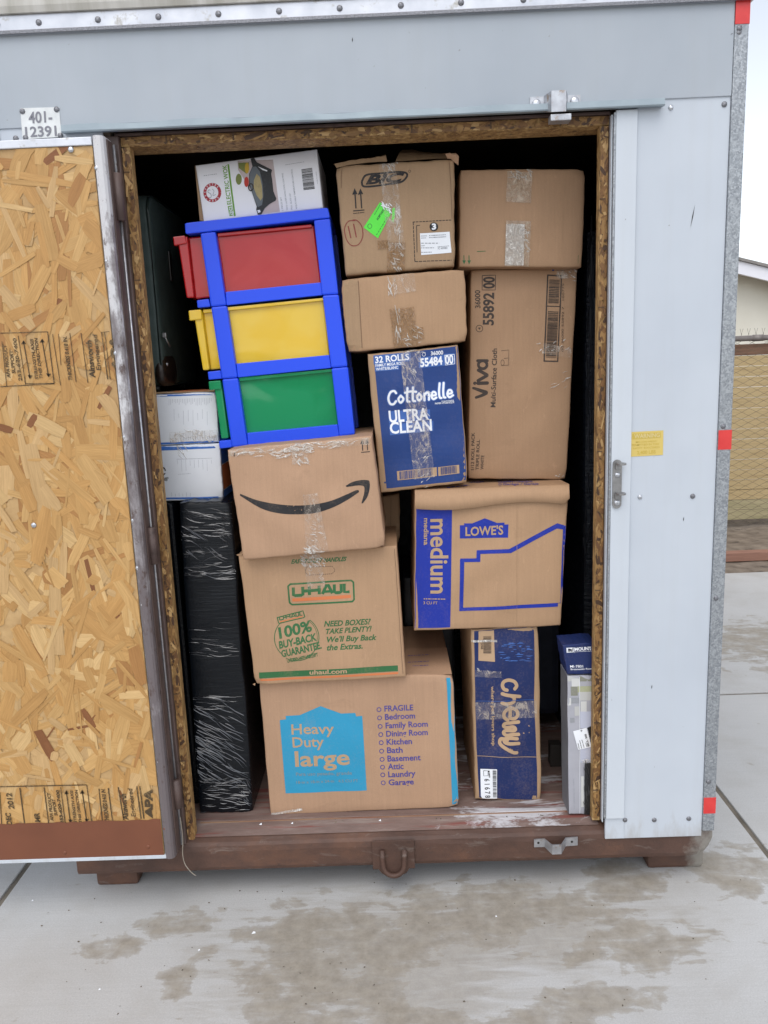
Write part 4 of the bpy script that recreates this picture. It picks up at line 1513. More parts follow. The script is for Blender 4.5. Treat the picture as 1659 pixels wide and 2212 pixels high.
def osb_strands(name, parent, x0, x1, z0, z1, y0, relief, NS, l0, w0, pal, seed, ang, spread, flat=0.22, lim=(0.21, 0.055)):
    g = np.random.RandomState(seed)
    V, F, T, UVs = [], [], [], []
    pw = np.array([w for _, w in pal])
    pw = pw / pw.sum()
    for k in range(NS):
        t = k / NS
        L = np.clip(g.lognormal(math.log(l0), 0.45), l0 * 0.25, lim[0])
        W = np.clip(g.lognormal(math.log(w0), 0.5), w0 * 0.2, lim[1])
        if t > 0.80:
            L *= g.uniform(0.4, 0.95)
            W *= g.uniform(0.35, 0.9)
        ci = g.choice(len(pal), p=pw)
        c = np.array(pal[ci][0]) * g.uniform(0.92, 1.07)
        if c[0] < 0.35 and l0 > 0.05:
            L *= 0.5
            W *= 0.55
        cx, cz = g.uniform(x0, x1), g.uniform(z0, z1)
        a = g.normal(ang, spread) if g.rand() > flat else g.uniform(0, math.pi)
        d = np.array([math.cos(a), math.sin(a)])
        nn = np.array([-d[1], d[0]])
        up_, lo_ = [], []
        m_ = 5
        sk = g.uniform(-0.35, 0.35)
        for i in range(m_):
            s_ = (i / (m_ - 1) - 0.5) * L
            e0, e1 = g.uniform(0.86, 1.0), g.uniform(0.86, 1.0)
            if i in (0, m_ - 1):
                e0 *= g.uniform(0.5, 1)
                e1 *= g.uniform(0.5, 1)
            up_.append((s_ + sk * W * 0.5 * e0, W * 0.5 * e0))
            lo_.append((s_ - sk * W * 0.5 * e1, -W * 0.5 * e1))
        poly = up_ + lo_[::-1]
        base = len(V)
        y = y0 - relief * t
        ou, ov = g.uniform(0, 40, 2)
        for (s_, w_) in poly:
            q = d * s_ + nn * w_
            V.append((min(max(cx + q[0], x0), x1), y, min(max(cz + q[1], z0), z1)))
            T.append((*c, 1))
            UVs.append((s_ + ou, w_ + ov))
        F.append(tuple(range(base, base + len(poly))))
    return mesh_obj(name, V, F, STRAND, parent, tint=T, uv=UVs, kind='stuff')


osb_strands('osb_strands', door, dxl, dxr - 0.033, dz0 + 0.008, dz1 - 0.021, DY - 0.0018, 0.0028, 2900, 0.115, 0.029, PAL, 11, math.pi / 2, 0.66)
osb_strands('osb_strands', jr, JI_R + 0.0015, 0.6015, 0.218, HDR, -0.0625, 0.0014, 620, 0.022, 0.007, PAL_EDGE, 21, math.pi / 2, 0.4, 0.15, (0.06, 0.014))
osb_strands('osb_strands', jl, JI_L - 0.0225, JI_L - 0.0015, 0.192, HDR, -0.0625, 0.0014, 620, 0.022, 0.007, PAL_EDGE, 22, math.pi / 2, 0.4, 0.15, (0.06, 0.014))
osb_strands('osb_strands', jh, JI_L - 0.022, 0.601, HDR + 0.0035, HDR + 0.0245, -0.0635, 0.0012, 420, 0.022, 0.007, PAL_EDGE, 23, 0.0, 0.4, 0.15, (0.06, 0.014))

# mill stamps on the OSB
def on_door(px):
    return at(px, DY - 0.0050)


df = Face(at((0, 320), DY - 0.0050), at((330, 305), DY - 0.0050), at((330, 1850), DY - 0.0050), at((0, 1860), DY - 0.0050), bulge=0, dent=0, r=0.00001, n=4)
P_ = Print(df, 1)
tx = lambda body, sh, x0, yb, yt, xt, bold=0.0, y2=None: P_.text(body, sh(x0, yb), sh(xt, yt), sh(x0 - (y2 or 0), yb - 1), bold)


def vtext(body, sh, xbase_b, ybot, xbase_t, ytop, cap, bold=0.0):
    """upright-running text: baseline from bottom to top, capitals to the left"""
    P_.text(body, sh(xbase_b, ybot), sh(xbase_t, ytop), sh(xbase_b - cap, ybot - 2), bold + 0.014)


# upper stamp (sheet J)
for a, b, w in (((0, 470), (283, 462), 1.6), ((0, 788), (322, 770), 1.8), ((108, 485), (152, 775), 1.6), ((283, 462), (322, 770), 2.0), ((312, 475), (360, 780), 1.4), ((348, 475), (362, 660), 1.2), ((415, 470), (452, 760), 1.6), ((482, 470), (522, 765), 1.6), ((603, 465), (640, 745), 2.2), ((622, 465), (655, 745), 1.6), ((12, 520), (40, 785), 1.4), ((600, 466), (650, 460), 1.5), ((150, 770), (320, 768), 1.4)):
    P_.line(sJ(*a), sJ(*b), w)
vtext('APA PRODUCT', sJ, 62, 735, 38, 540, 20, 0.012)
vtext('SUPPORT', sJ, 92, 710, 76, 572, 20, 0.012)
vtext('253-620-7400', sJ, 132, 755, 96, 500, 20, 0.015)
vtext('STRENGTH AXIS', sJ, 228, 745, 196, 505, 18, 0.012)
vtext('THIS DIRECTION', sJ, 254, 742, 222, 500, 18, 0.012)
vtext('THICKNESS 0.418 IN.', sJ, 430, 752, 396, 490, 22, 0.012)
vtext('Ainsworth', sJ, 566, 735, 542, 512, 32, 0.025)
vtext('Engineered', sJ, 600, 690, 576, 480, 26, 0.006)
vtext('APA', sJ, 716, 700, 694, 482, 46, 0.03)
for a, b in (((140, 520), (178, 735)), ((250, 510), (288, 725))):
    P_.line(sJ(*a), sJ(*b), 2.2)
    for e, sg in ((a, 1), (b, -1)):
        P_.poly([sJ(e[0], e[1] - 8 * sg), sJ(e[0] - 14, e[1] + 16 * sg), sJ(e[0] + 16, e[1] + 14 * sg)], 60)
P_.obj('mill_stamp', INK_STAMP, door)
P_ = Print(df, 1)
# lower stamp (sheet L)
for a, b, w in (((0, 298), (515, 287), 2.0), ((118, 305), (148, 530), 2.6), ((262, 302), (290, 525), 2.2), ((360, 300), (388, 520), 1.8), ((515, 287), (545, 508), 1.8), ((588, 310), (608, 505), 2.2), ((643, 305), (668, 500), 2.4), ((702, 300), (735, 495), 2.4), ((812, 295), (838, 488), 2.8), ((830, 295), (855, 488), 2.8), ((908, 290), (932, 478), 2.4), ((925, 290), (950, 478), 2.4), ((0, 330), (10, 530), 2.0)):
    P_.line(sL(*a), sL(*b), w)
vtext('2012', sL, 85, 430, 68, 335, 32, 0.02)
vtext('DEC', sL, 72, 525, 62, 455, 30, 0.02)
vtext('MR', sL, 240, 508, 232, 452, 30, 0.02)
vtext('APA PRODUCT', sL, 318, 500, 298, 335, 18, 0.015)
vtext('SUPPORT', sL, 342, 470, 326, 372, 18, 0.015)
vtext('253-620-7400', sL, 378, 518, 350, 318, 18, 0.02)
vtext('STRENGTH AXIS', sL, 456, 512, 432, 320, 16, 0.015)
vtext('THIS DIRECTION', sL, 486, 512, 460, 318, 16, 0.015)
vtext('THICKNESS 0.418 IN.', sL, 648, 508, 624, 310, 24, 0.015)
vtext('Ainsworth', sL, 762, 495, 746, 340, 30, 0.03)
vtext('Engineered', sL, 806, 475, 784, 310, 26, 0.006)
vtext('APA', sL, 914, 485, 902, 312, 46, 0.045)
vtext('ED SHEATHING', sL, 982, 475, 966, 300, 18, 0.015)
for a, b in (((394, 325), (418, 510)), ((488, 322), (515, 505))):
    P_.line(sL(*a), sL(*b), 2.4)
    for e, sg in ((a, 1), (b, -1)):
        P_.poly([sL(e[0], e[1] - 8 * sg), sL(e[0] - 13, e[1] + 18 * sg), sL(e[0] + 14, e[1] + 16 * sg)], 60)
P_.obj('mill_stamp', INK_STAMP, door)
for q in (sO(420, 888), sO(577, 998), sJ(638, 42), sJ(690, 590), sJ(743, 1088), sK(200, 103), sK(793, 75), sK(850, 575), sK(900, 1037), sL(945, 150), sK(820, 357)):
    p = at(q, DY - 0.005)
    place('screw', SCREW_M, (p[0], DY - 0.0045, p[2]), door, scale=(1.15, 1, 1.15))
for q in (sL(880, 655), sL(980, 547), sL(385, 690)):
    p = at(q, DY - 0.006)
    place('screw', bpy.data.meshes.get('screw_painted') or dome_mesh('screw_painted', 0.006, 0.003, RUST_PAINT), (p[0], DY - 0.0055, p[2]), door)
# frayed string hanging from the door corner
pts = [at(sL(1070, 480), -0.10), at(sL(1085, 600), -0.11), at(sL(1085, 700), -0.12), at(sL(1100, 760), -0.12), at(sL(1135, 805), -0.11), at(sL(1163, 826), -0.105)]
sp = spline(pts, 5)
MB().tube([tuple(p) for p in sp], 0.0013, 5).obj('string', mottled('string', (0.28, 0.24, 0.19), (0.45, 0.40, 0.33), 40, 0.9), door)


# ================================================================== THE GOODS
def seam(f, parent, a, b, w=1.0, mat=None, lay=2, name='crease'):
    return Print(f, lay).line(a, b, w).obj(name, mat or CREASE, parent)


CREASE = plain('crease_shadow', (0.17, 0.10, 0.06), 0.9)
SLIT = plain('slit_dark', (0.03, 0.02, 0.015), 0.95)

# ---- large moving box on the floor
Yl = 0.027
o, f = carton('moving_box', [sH(118, 285), sH(1455, 275), sH(1500, 1186), sH(200, 1241)], Yl, 0.457, KRAFT4,
              'large brown moving box with blue house shape standing on the container floor', 'box', seed=3, bulge=0.003)
large_o = o
hp = [sH(265, 585), sH(308, 578), sH(305, 556), sH(402, 552), sH(545, 488), sH(688, 540), sH(784, 535), sH(790, 558), sH(832, 553), sH(863, 1068), sH(305, 1090)]
Print(f, 1).poly(hp).obj('house_print', INK_CYAN, o)
p = Print(f, 2)
p.text('Heavy', sH(347, 682), sH(640, 672), sH(343, 615), 0.014)
p.text('Duty', sH(355, 770), sH(570, 762), sH(350, 703), 0.014)
p.text('large', sH(372, 902), sH(748, 886), sH(366, 800), 0.022, ref='l')
p.obj('lettering', INK_KRAFT, o)
p = Print(f, 2)
p.text('Para uso pesado, grande', sH(377, 968), sH(762, 957), sH(375, 945), 0.012)
p.text('18-in x 18-in x 24-in   4.5 CU FT', sH(380, 1022), sH(805, 1008), sH(378, 1003), 0.012)
p.obj('lettering', INK_KRAFT_D, o)
p = Print(f, 1)
rows = [('FRAGILE', 985, 524, 1183, 516), ('Bedroom', 989, 581, 1196, 573), ('Family Room', 993, 640, 1283, 630), ('Dining Room', 997, 697, 1283, 687), ('Kitchen', 1000, 753, 1174, 747), ('Bath', 1003, 810, 1110, 806), ('Basement', 1006, 866, 1234, 857), ('Attic', 1009, 920, 1116, 916), ('Laundry', 1011, 974, 1198, 966), ('Garage', 1014, 1030, 1187, 1024)]
for i, (t_, x0, y0, x1, y1) in enumerate(rows):
    p.text(t_, sH(x0, y0), sH(x1, y1), sH(x0 - 2, y0 - 38), 0.02)
    p.ring(sH(x0 - 38, y0 - 14), 4.3, 4.3, 1.6, 16)
p.obj('room_list', INK_VIOLET, o)
Print(f, 1).poly([sH(1411, 295), sH(1462, 292), sH(1496, 1168), sH(1452, 1168)]).obj('edge_band', INK_CYAN, o)
tape(f, o, sH(205, 1230), sH(420, 1195), 5, GLINT, seed=3)
# top flaps just proud of the box, right half seen beside the box above
zt = float(at(sH(1455, 275), Yl)[2]) + 0.0005
xr_ = float(at(sH(1455, 275), Yl)[0])
tl_ = np.array([xr_ - 0.60, Yl + 0.006, zt + 0.012])
MB().add([(xr_ - 0.60, Yl + 0.004, zt + 0.001), (xr_ - 0.003, Yl + 0.004, zt + 0.001), (xr_ - 0.003, Yl + 0.225, zt + 0.005), (xr_ - 0.60, Yl + 0.225, zt + 0.016)], [(0, 1, 2, 3)]).obj('flap', KRAFT4, o)
tf = Face((xr_ - 0.25, Yl + 0.225, zt + 0.0055), (xr_ - 0.003, Yl + 0.225, zt + 0.0055), (xr_ - 0.003, Yl + 0.004, zt + 0.0018), (xr_ - 0.25, Yl + 0.004, zt + 0.0018), bulge=0, dent=0, r=0.0001)
p = Print(tf, 2)
for yy in (140, 185, 212):
    p.scribble(sH(1145, yy + 5), sH(1290, yy - 3), 1.1, 7, yy)
p.obj('lettering', INK_VIOLET, o)

# ---- U-Haul box
o, f = carton('moving_box', [sF(172, 168), sF(1390, 98), sF(1462, 1106), sF(300, 1170)], 0.0, 0.457, KRAFT2,
              'brown moving box with green and orange rental logo under the arrow-logo box', 'box', seed=5, bulge=0.004, dent=0.0011)
uh_o = o
p = Print(f, 1)
p.text('EASY-TO-LIFT HANDLES', sF(578, 233), sF(998, 210), sF(588, 202), 0.035)
# hand hole outline, dashed
hh = [sF(700, 258), sF(895, 252), sF(914, 275), sF(913, 290), sF(893, 310), sF(712, 320), sF(690, 300), sF(688, 278)]
# logo frame
fr = [sF(575, 386), sF(1040, 361), sF(1057, 375), sF(1063, 505), sF(1050, 520), sF(587, 546), sF(568, 530), sF(557, 402)]
p.stroke([fr[0], fr[1]], 3.6, False)
p.stroke([fr[1], fr[2]], 3.6, False)
p.stroke([fr[2], fr[3]], 3.6, False)
p.stroke([fr[3], fr[4]], 3.6, False)
p.stroke([fr[4], fr[5]], 3.6, False)
p.stroke([fr[5], fr[6]], 3.6, False)
p.stroke([fr[6], fr[7]], 3.6, False)
p.stroke([fr[7], fr[0]], 3.6, False)


def uhaul_word(p, P0, P1, PT, w):
    P0, P1, PT = map(np.array, (P0, P1, PT))
    M_ = lambda a, b: tuple(P0 + (P1 - P0) * a + (PT - P0) * b)
    p.stroke([M_(0.02, 1), M_(0.02, 0.1), M_(0.05, 0.04), M_(0.16, 0.04), M_(0.185, 0.1), M_(0.185, 1)], w, False, caps=False)
    p.stroke([M_(0.21, 0.5), M_(0.50, 0.5)], w, False, caps=False)
    p.stroke([M_(0.30, 1), M_(0.30, 0.0)], w, False, caps=False)
    p.stroke([M_(0.47, 1), M_(0.47, 0.0)], w, False, caps=False)
    p.stroke([M_(0.525, 0), M_(0.60, 0.97), M_(0.63, 0.97), M_(0.70, 0)], w, False, caps=False)
    p.stroke([M_(0.55, 0.25), M_(0.68, 0.25)], w * 0.8, False, caps=False)
    p.stroke([M_(0.735, 1), M_(0.735, 0.1), M_(0.76, 0.04), M_(0.83, 0.04), M_(0.855, 0.1), M_(0.855, 1)], w, False, caps=False)
    p.stroke([M_(0.91, 1), M_(0.91, 0.05), M_(1.0, 0.05)], w, False, caps=False)


uhaul_word(p, sF(590, 478), sF(1028, 450), sF(588, 412), 6.5)
# guarantee seal
tg = -0.2
p.stroke([sF(472, 648), sF(660, 598), sF(668, 592), sF(684, 640), sF(676, 648), sF(490, 692), sF(482, 690), sF(472, 648)], 2.2, False)
uhaul_word(p, sF(488, 670), sF(664, 630), sF(484, 642), 2.2)
cx_, cy_ = sF(622, 800)
p.ring((cx_, cy_), 48, 46.5, 1.6, 40, -0.95, 1.12)
p.ring((cx_, cy_), 48, 46.5, 1.6, 26, 2.3, 4.0)
p.ring((cx_, cy_), 44.5, 43.5, 1.0, 26, -0.9, 0.2)
p.ring((cx_, cy_), 50, 49, 1.6, 24, 0.85, 2.05)
p.ring((cx_, cy_), 46.5, 45.5, 1.0, 20, 0.95, 1.9)
p.text('100%', sF(490, 806), sF(742, 748), sF(478, 728), 0.032)
p.text('BUY-BACK', sF(490, 882), sF(778, 818), sF(484, 830), 0.036)
p.text('GUARANTEE.', sF(510, 948), sF(815, 880), sF(500, 898), 0.034)
p.text('UNUSED-WITH RECEIPT', sF(552, 992), sF(788, 940), sF(546, 966), 0.03)
for t_, x0, y0, x1, y1, h_ in (('NEED BOXES?', 832, 714, 1183, 696, 42), ('TAKE PLENTY!', 838, 774, 1190, 750, 40), ('We\'ll Buy Back', 843, 838, 1232, 816, 42), ('the Extras.', 848, 898, 1128, 884, 42)):
    p.text(t_, sF(x0, y0), sF(x1, y1), sF(x0 + 9, y0 - h_), 0.026)
p.poly([sF(331, 1070), sF(1398, 1016), sF(1400, 1060), sF(333, 1116)])
p.obj('green_print', INK_GREEN, o)
p = Print(f, 1)
p.poly([sF(588, 496), sF(1038, 470), sF(1039, 494), sF(590, 522)])
p.poly([sF(340, 1122), sF(1401, 1067), sF(1402, 1082), sF(341, 1137)])
p.poly([sF(490, 678), sF(668, 634), sF(669, 641), sF(492, 686)])
p.obj('orange_print', INK_ORANGE, o)
p = Print(f, 2)
p.text('uhaul.com', sF(720, 1085), sF(1008, 1071), sF(720, 1052), 0.03, ref='h')
p.obj('lettering', INK_KRAFT, o)
p = Print(f, 1)
for a, b in zip(hh, hh[1:] + hh[:1]):
    n_ = max(2, int(math.hypot(b[0] - a[0], b[1] - a[1]) / 4.2))
    p.dashes(a, b, 1.1, n_, 0.62)
p.obj('hand_hole', INK_BROWN, o)
tape(f, o, sF(735, 150), sF(775, 420), 38, TAPE, seed=4)
folds(f, o, (sF(650, 165), sF(840, 250)), 34, 0.7, 4, 14, 1.3, 4)
seam(f, o, sF(1372, 120), sF(1440, 1108), 0.9)
# worn corner tab, bottom left
MB().add([at(sF(283, 1160), -0.004), at(sF(300, 1172), -0.012), at(sF(304, 1150), 0.0)], [(0, 1, 2)]).obj('corner_tab', KRAFT2, o)
MB().add([at(sF(155, 165), -0.002), at(sF(205, 150), -0.004), at(sF(200, 178), 0.0), at(sF(172, 174), 0.0)], [(0, 1, 2, 3)]).obj('corner_tab', KRAFT2, o)

# ---- arrow-smile delivery box
Ya = -0.045
o, f = carton('delivery_box', [sE(28, 165), sE(1345, 38), sE(1473, 1050), sE(180, 1165)], Ya, 0.34, KRAFT4,
              'brown delivery box with black curved arrow under the coloured drawers', 'box', seed=8, bulge=0.005, dent=0.0012)
amz_o = o
up = spline([sE(152, 562), sE(330, 625), sE(560, 664), sE(760, 664), sE(960, 628), sE(1100, 575), sE(1200, 530)], 8)
lo = spline([sE(1228, 548), sE(1120, 620), sE(980, 688), sE(820, 738), sE(660, 750), sE(500, 736), sE(340, 690), sE(150, 578)], 8)
tip = spline([sE(1200, 530), sE(1222, 528), sE(1230, 538), sE(1228, 548)], 3)
Print(f, 1).poly(list(up) + list(tip[1:-1]) + list(lo), 9).obj('smile_print', INK_BLACK, o)
hd = spline([sE(1108, 490), sE(1170, 455), sE(1245, 438), sE(1310, 440), sE(1326, 460), sE(1325, 520), sE(1305, 590), sE(1265, 648)], 6)
hd2 = spline([sE(1254, 650), sE(1255, 635), sE(1275, 560), sE(1278, 505), sE(1255, 487), sE(1200, 488), sE(1118, 500)], 6)
Print(f, 1).poly(list(hd) + list(hd2), 9).obj('smile_print', INK_BLACK, o)
p = Print(f, 1)
for x in (0, 45):
    p.line(sE(1260 + x, 110 - x * 0.1), sE(1263 + x, 172 - x * 0.1), 2.0)
    p.poly([sE(1258 + x, 70 - x * .1), sE(1240 + x, 112 - x * .1), sE(1276 + x, 108 - x * .1)], 60)
p.line(sE(1248, 188), sE(1330, 180), 1.8)
p.poly([sE(34, 190), sE(104, 188), sE(102, 224), sE(36, 230)], 60)
p.obj('print', INK_BLACK, o)
tape(f, o, sE(40, 192), sE(1335, 82), 15, TAPE, seed=5, crinkle=0.0014, n=50)
tape(f, o, sE(690, 130), sE(700, 290), 36, TAPE, seed=6)
tape(f, o, sE(790, 560), sE(855, 1112), 32, TAPE, seed=7, w1=50)
folds(f, o, (sE(90, 165), sE(600, 225)), 26, -0.1, 8, 30, 1.6, 5, spread=0.5)
folds(f, o, (sE(590, 105), sE(800, 180)), 30, -0.3, 8, 26, 1.5, 6, spread=0.8)
folds(f, o, (sE(640, 190), sE(770, 300)), 16, 0.5, 6, 18, 1.6, 7, spread=0.7)
folds(f, o, (sE(810, 85), sE(1200, 135)), 18, -0.1, 8, 26, 1.4, 8, spread=0.5)
folds(f, o, (sE(800, 830), sE(890, 1000)), 12, 0.25, 5, 14, 1.1, 9)
folds(f, o, (sE(740, 1030), sE(915, 1105)), 30, 0.5, 5, 16, 1.4, 10, spread=0.5)
p = Print(f, 3)
p.poly([sE(1428, 1045), sE(1470, 1042), sE(1462, 1054), sE(1440, 1056)], 60)
p.obj('slit', SLIT, o)

# brown box standing further in behind the delivery box
o, f = carton('carton', [sE(1380, 600), sE(1600, 560), sE(1600, 1020), sE(1400, 1035)], 0.30, 0.3, KRAFT3,
              'plain brown box half hidden behind the arrow-logo box', 'box', seed=9)
seam(f, o, sE(1520, 600), sE(1515, 1000), 0.8)

# ---- long narrow blue box standing on end (pet shop)
Yc = 0.062
o, f = carton('pet_supply_box', [sI(245, 190), sI(880, 152), sI(907, 1790), sI(287, 1772)], Yc, 0.40, KRAFT3,
              'tall narrow navy and brown pet supply box standing on end on the floor', 'box', seed=12, bulge=0.005, dent=0.0016, n=26)
chewy_o = o
Print(f, 1).poly([sI(276, 200), sI(838, 160), sI(842, 560), sI(836, 820), sI(852, 1200), sI(862, 1480), sI(868, 1780), sI(325, 1755), sI(300, 1300), sI(285, 700)]).obj('navy_print', INK_NAVY2, o)
p = Print(f, 2)
p.poly([sI(318, 200), sI(462, 194), sI(470, 484), sI(318, 480)])
# hand-drawn brand word running downwards
W_ = 7.4
p.stroke([sI(655, 735), sI(672, 705), sI(650, 668), sI(600, 655), sI(555, 670), sI(540, 705), sI(555, 738), sI(582, 748)], W_)
p.obj('logo', INK_KRAFT, o)
p = Print(f, 3)
p.stroke([sI(702, 808), sI(640, 800), sI(580, 792), sI(538, 780)], W_)
p.stroke([sI(618, 800), sI(645, 815), sI(648, 850), sI(620, 868), sI(570, 872), sI(535, 862)], W_)
p.obj('logo', INK_KRAFT, o)
p = Print(f, 4)
p.stroke([sI(610, 905), sI(612, 960), sI(614, 1010), sI(655, 1015), sI(682, 985), sI(672, 940), sI(632, 918), sI(585, 925), sI(555, 955), sI(556, 1000), sI(590, 1030)], W_)
p.obj('logo', INK_KRAFT, o)
p = Print(f, 5)
p.stroke([sI(690, 1045), sI(620, 1055), sI(565, 1062), sI(552, 1085), sI(580, 1100), sI(640, 1092), sI(660, 1110), sI(640, 1125), sI(570, 1130), sI(552, 1152), sI(580, 1172), sI(640, 1160), sI(688, 1155)], W_)
p.obj('logo', INK_KRAFT, o)
p = Print(f, 6)
p.stroke([sI(675, 1195), sI(610, 1195), sI(565, 1205), sI(560, 1232), sI(600, 1245), sI(690, 1238)], W_)
p.stroke([sI(585, 1215), sI(530, 1205), sI(515, 1240), sI(540, 1270), sI(590, 1300), sI(640, 1325), sI(672, 1328)], W_)
p.text('where pet lovers shop', sI(432, 710), sI(444, 1268), sI(462, 708), 0.02, ref='h')
p.obj('logo', INK_KRAFT, o)
p = Print(f, 3)
p.barcode(sI(362, 250), sI(438, 248), sI(438, 410), sI(364, 412), 26, 4, 'y')
p.text('7398', sI(338, 290), sI(342, 372), sI(356, 290), 0.02)
p.obj('barcode', INK_BROWN, o)
q = [sI(335, 1485), sI(488, 1482), sI(490, 1760), sI(352, 1758), sI(338, 1735)]
lb = Print(f, 7).poly(q).obj('label_sticker', PAPER, o)
p = Print(f, 8)
p.barcode(sI(448, 1492), sI(482, 1492), sI(486, 1748), sI(452, 1748), 30, 6, 'y')
p.text('6 1 6 7 8', sI(372, 1575), sI(380, 1752), sI(418, 1573), 0.015)
p.scribble(sI(412, 1498), sI(420, 1560), 3, 4, 2)
p.stroke([sI(365, 1500), sI(405, 1500), sI(405, 1545), sI(365, 1548), sI(365, 1500)], 1.0, False, caps=False)
p.obj('label_lettering', INK_BLACK, o)
tape(f, o, sI(250, 292), sI(490, 292), 5, GLINT, seed=2)
tape(f, o, sI(285, 590), sI(530, 600), 14, TAPE, seed=3, lay=8)
tape(f, o, sI(292, 940), sI(860, 925), 36, TAPE, seed=8, lay=8)
seam(f, o, sI(300, 1364), sI(870, 1372), 1.1, INK_KRAFT, 7)
seam(f, o, sI(290, 850), sI(835, 838), 0.9, INK_RIM, 7)
folds(f, o, (sI(300, 545), sI(430, 570)), 6, 0.8, 3, 7, 1.0, 4, lay=9)
folds(f, o, (sI(500, 300), sI(800, 480)), 40, 0.0, 5, 18, 1.0, 14, lay=3, mat=INK_RIM, name='worn_flutes', spread=0.05)

# ---- medium moving box on top of it
Ym = 0.05
o, f = carton('moving_box', [sG(246, 262), sG(1362, 215), sG(1306, 1226), sG(240, 1262)], Ym, 0.44, KRAFT2,
              'brown moving box with blue sideways lettering on the tall narrow navy box', 'box', seed=14, bulge=0.005, dent=0.0013)
lowes_o = o
p = Print(f, 1)
p.poly([sG(258, 376), sG(516, 374), sG(503, 1236), sG(245, 1242)])
p.poly([sG(572, 493), sG(603, 491), sG(602, 478), sG(660, 478), sG(752, 441), sG(842, 476), sG(895, 473), sG(896, 488), sG(924, 486), sG(921, 582), sG(572, 588)])
# long house outline
ol = [sG(583, 1105), sG(586, 742), sG(705, 742), sG(706, 682), sG(935, 674), sG(1284, 492), sG(1335, 510), sG(1312, 1070)]
thick = 8.0
pts = ol + [ol[0]]
p.stroke([ol[0], ol[1], ], thick, False, caps=False)
p.obj('blue_print', INK_BLUE, o)
p = Print(f, 2)
inner = [sG(596, 1092), sG(603, 758), sG(719, 756), sG(720, 700), sG(942, 692), sG(1278, 518), sG(1320, 524), sG(1300, 1056)]
outer = [sG(568, 1117), sG(575, 733), sG(691, 731), sG(694, 674), sG(928, 664), sG(1280, 480), sG(1341, 498), sG(1320, 1082)]
for i in range(len(outer)):
    j = (i + 1) % len(outer)
    p.poly([outer[i], outer[j], inner[j], inner[i]])
p.obj('house_outline', INK_BLUE, o)
p = Print(f, 3)
p.text("LOWE'S", sG(612, 568), sG(886, 558), sG(612, 506), 0.024)
p.text('medium', sG(362, 448), sG(362, 988), sG(443, 447), 0.02, ref='x')
p.text('mediana', sG(312, 442), sG(312, 638), sG(334, 441), 0.02, ref='x')
p.text('3 CU FT', sG(308, 1066), sG(410, 1066), sG(308, 1046), 0.01)
p.scribble(sG(310, 1027), sG(468, 1027), 2.2, 9, 3)
p.obj('lettering', INK_KRAFT, o)
# bent-down front flap along the top edge
V, F = [], []
topl, topr = np.array(sG(246, 240)), np.array(sG(1366, 196))
g = random.Random(4)
n = 30
for i in range(n + 1):
    t = i / n
    a = topl + (topr - topl) * t
    hgt = 40 + 5 * math.sin(7 * t) - 14 * max(0, t - 0.75) * 4 * (1 - t) if t < 0.97 else 30
    b = a + np.array((1.0 - 6 * t * 0, hgt))
    bulge_ = 0.020 + 0.006 * math.sin(5 * t + 1)
    V += [tuple(at(a, Ym + 0.012)), tuple(at((a[0], a[1] + 3), Ym - 0.004)), tuple(at((a + b) / 2, Ym - 0.010 - bulge_ * 0.3)), tuple(at(b, Ym - 0.004 - bulge_ * 0.7)), tuple(at((b[0], b[1] + 0.6), Ym - bulge_ * 0.6))]
for i in range(n):
    for k in range(4):
        q = 5 * i + k
        F.append((q, q + 1, q + 6, q + 5))
mesh_obj('flap', V, F, KRAFT2, o, smooth=True)
tz = float(at(topl, Ym)[2])
P0, P1 = at(topl, Ym + 0.012), at(topr, Ym + 0.012)
mesh_obj('flap', [P0, P1, P1 + np.array((-0.005, 0.21, -0.004)), P0 + np.array((0.005, 0.21, 0.0))], [(0, 1, 2, 3)], KRAFT2, o)
tf = Face(P0 + np.array((0.005, 0.21, 0.0)), P1 + np.array((-0.005, 0.21, -0.004)), P1, P0, bulge=0, dent=0, r=0.0001)
p = Print(tf, 2)
p.text('Garage / Garaje', sG(885, 206), sG(1143, 203), sG(887, 190), 0.012)
p.text('Laundry / Lavanderia', sG(875, 186), sG(1100, 184), sG(876, 172), 0.012)
p.text('Armador', sG(640, 188), sG(748, 184), sG(642, 178), 0.012)
p.line(sG(890, 233), sG(1265, 224), 0.9)
for y in (181, 200, 224):
    p.ring(sG(862 + (y - 181) * 0.1, y), 3.4, 1.7, 0.8, 12)
p.scribble(sG(480, 225), sG(640, 205), 2.0, 6, 5)
p.obj('lettering', INK_VIOLET, o)
seam(f, o, sG(985, 340), sG(985, 1230), 0.7, KRAFT3)

# ---- tall paper-towel carton
zv = float(at(topl, Ym)[2])
Yv = 0.165
o, f = carton('paper_towel_carton', [sA(836, 92), sA(1470, 84), sA(1404, 1340), sA(820, 1336)], Yv, 0.40, KRAFT,
              'tall brown paper towel carton with sideways lettering and a boxed barcode', 'box', seed=16, bulge=0.004)
viva_o = o
p = Print(f, 1)
p.text('36000', sA(892, 322), sA(890, 215), sA(862, 322), 0.02)
p.text('55892', sA(968, 424), sA(972, 230), sA(908, 424), 0.03)
p.text('00', sA(974, 206), sA(975, 136), sA(910, 206), 0.03)
p.stroke([sA(903, 128), sA(982, 126), sA(980, 214), sA(902, 214), sA(903, 128)], 1.6, False, caps=False)
p.ring(sA(886, 443), 7.2, 7.2, 1.3, 20)
p.text('4', sA(894, 450), sA(894, 436), sA(878, 450), 0.01)
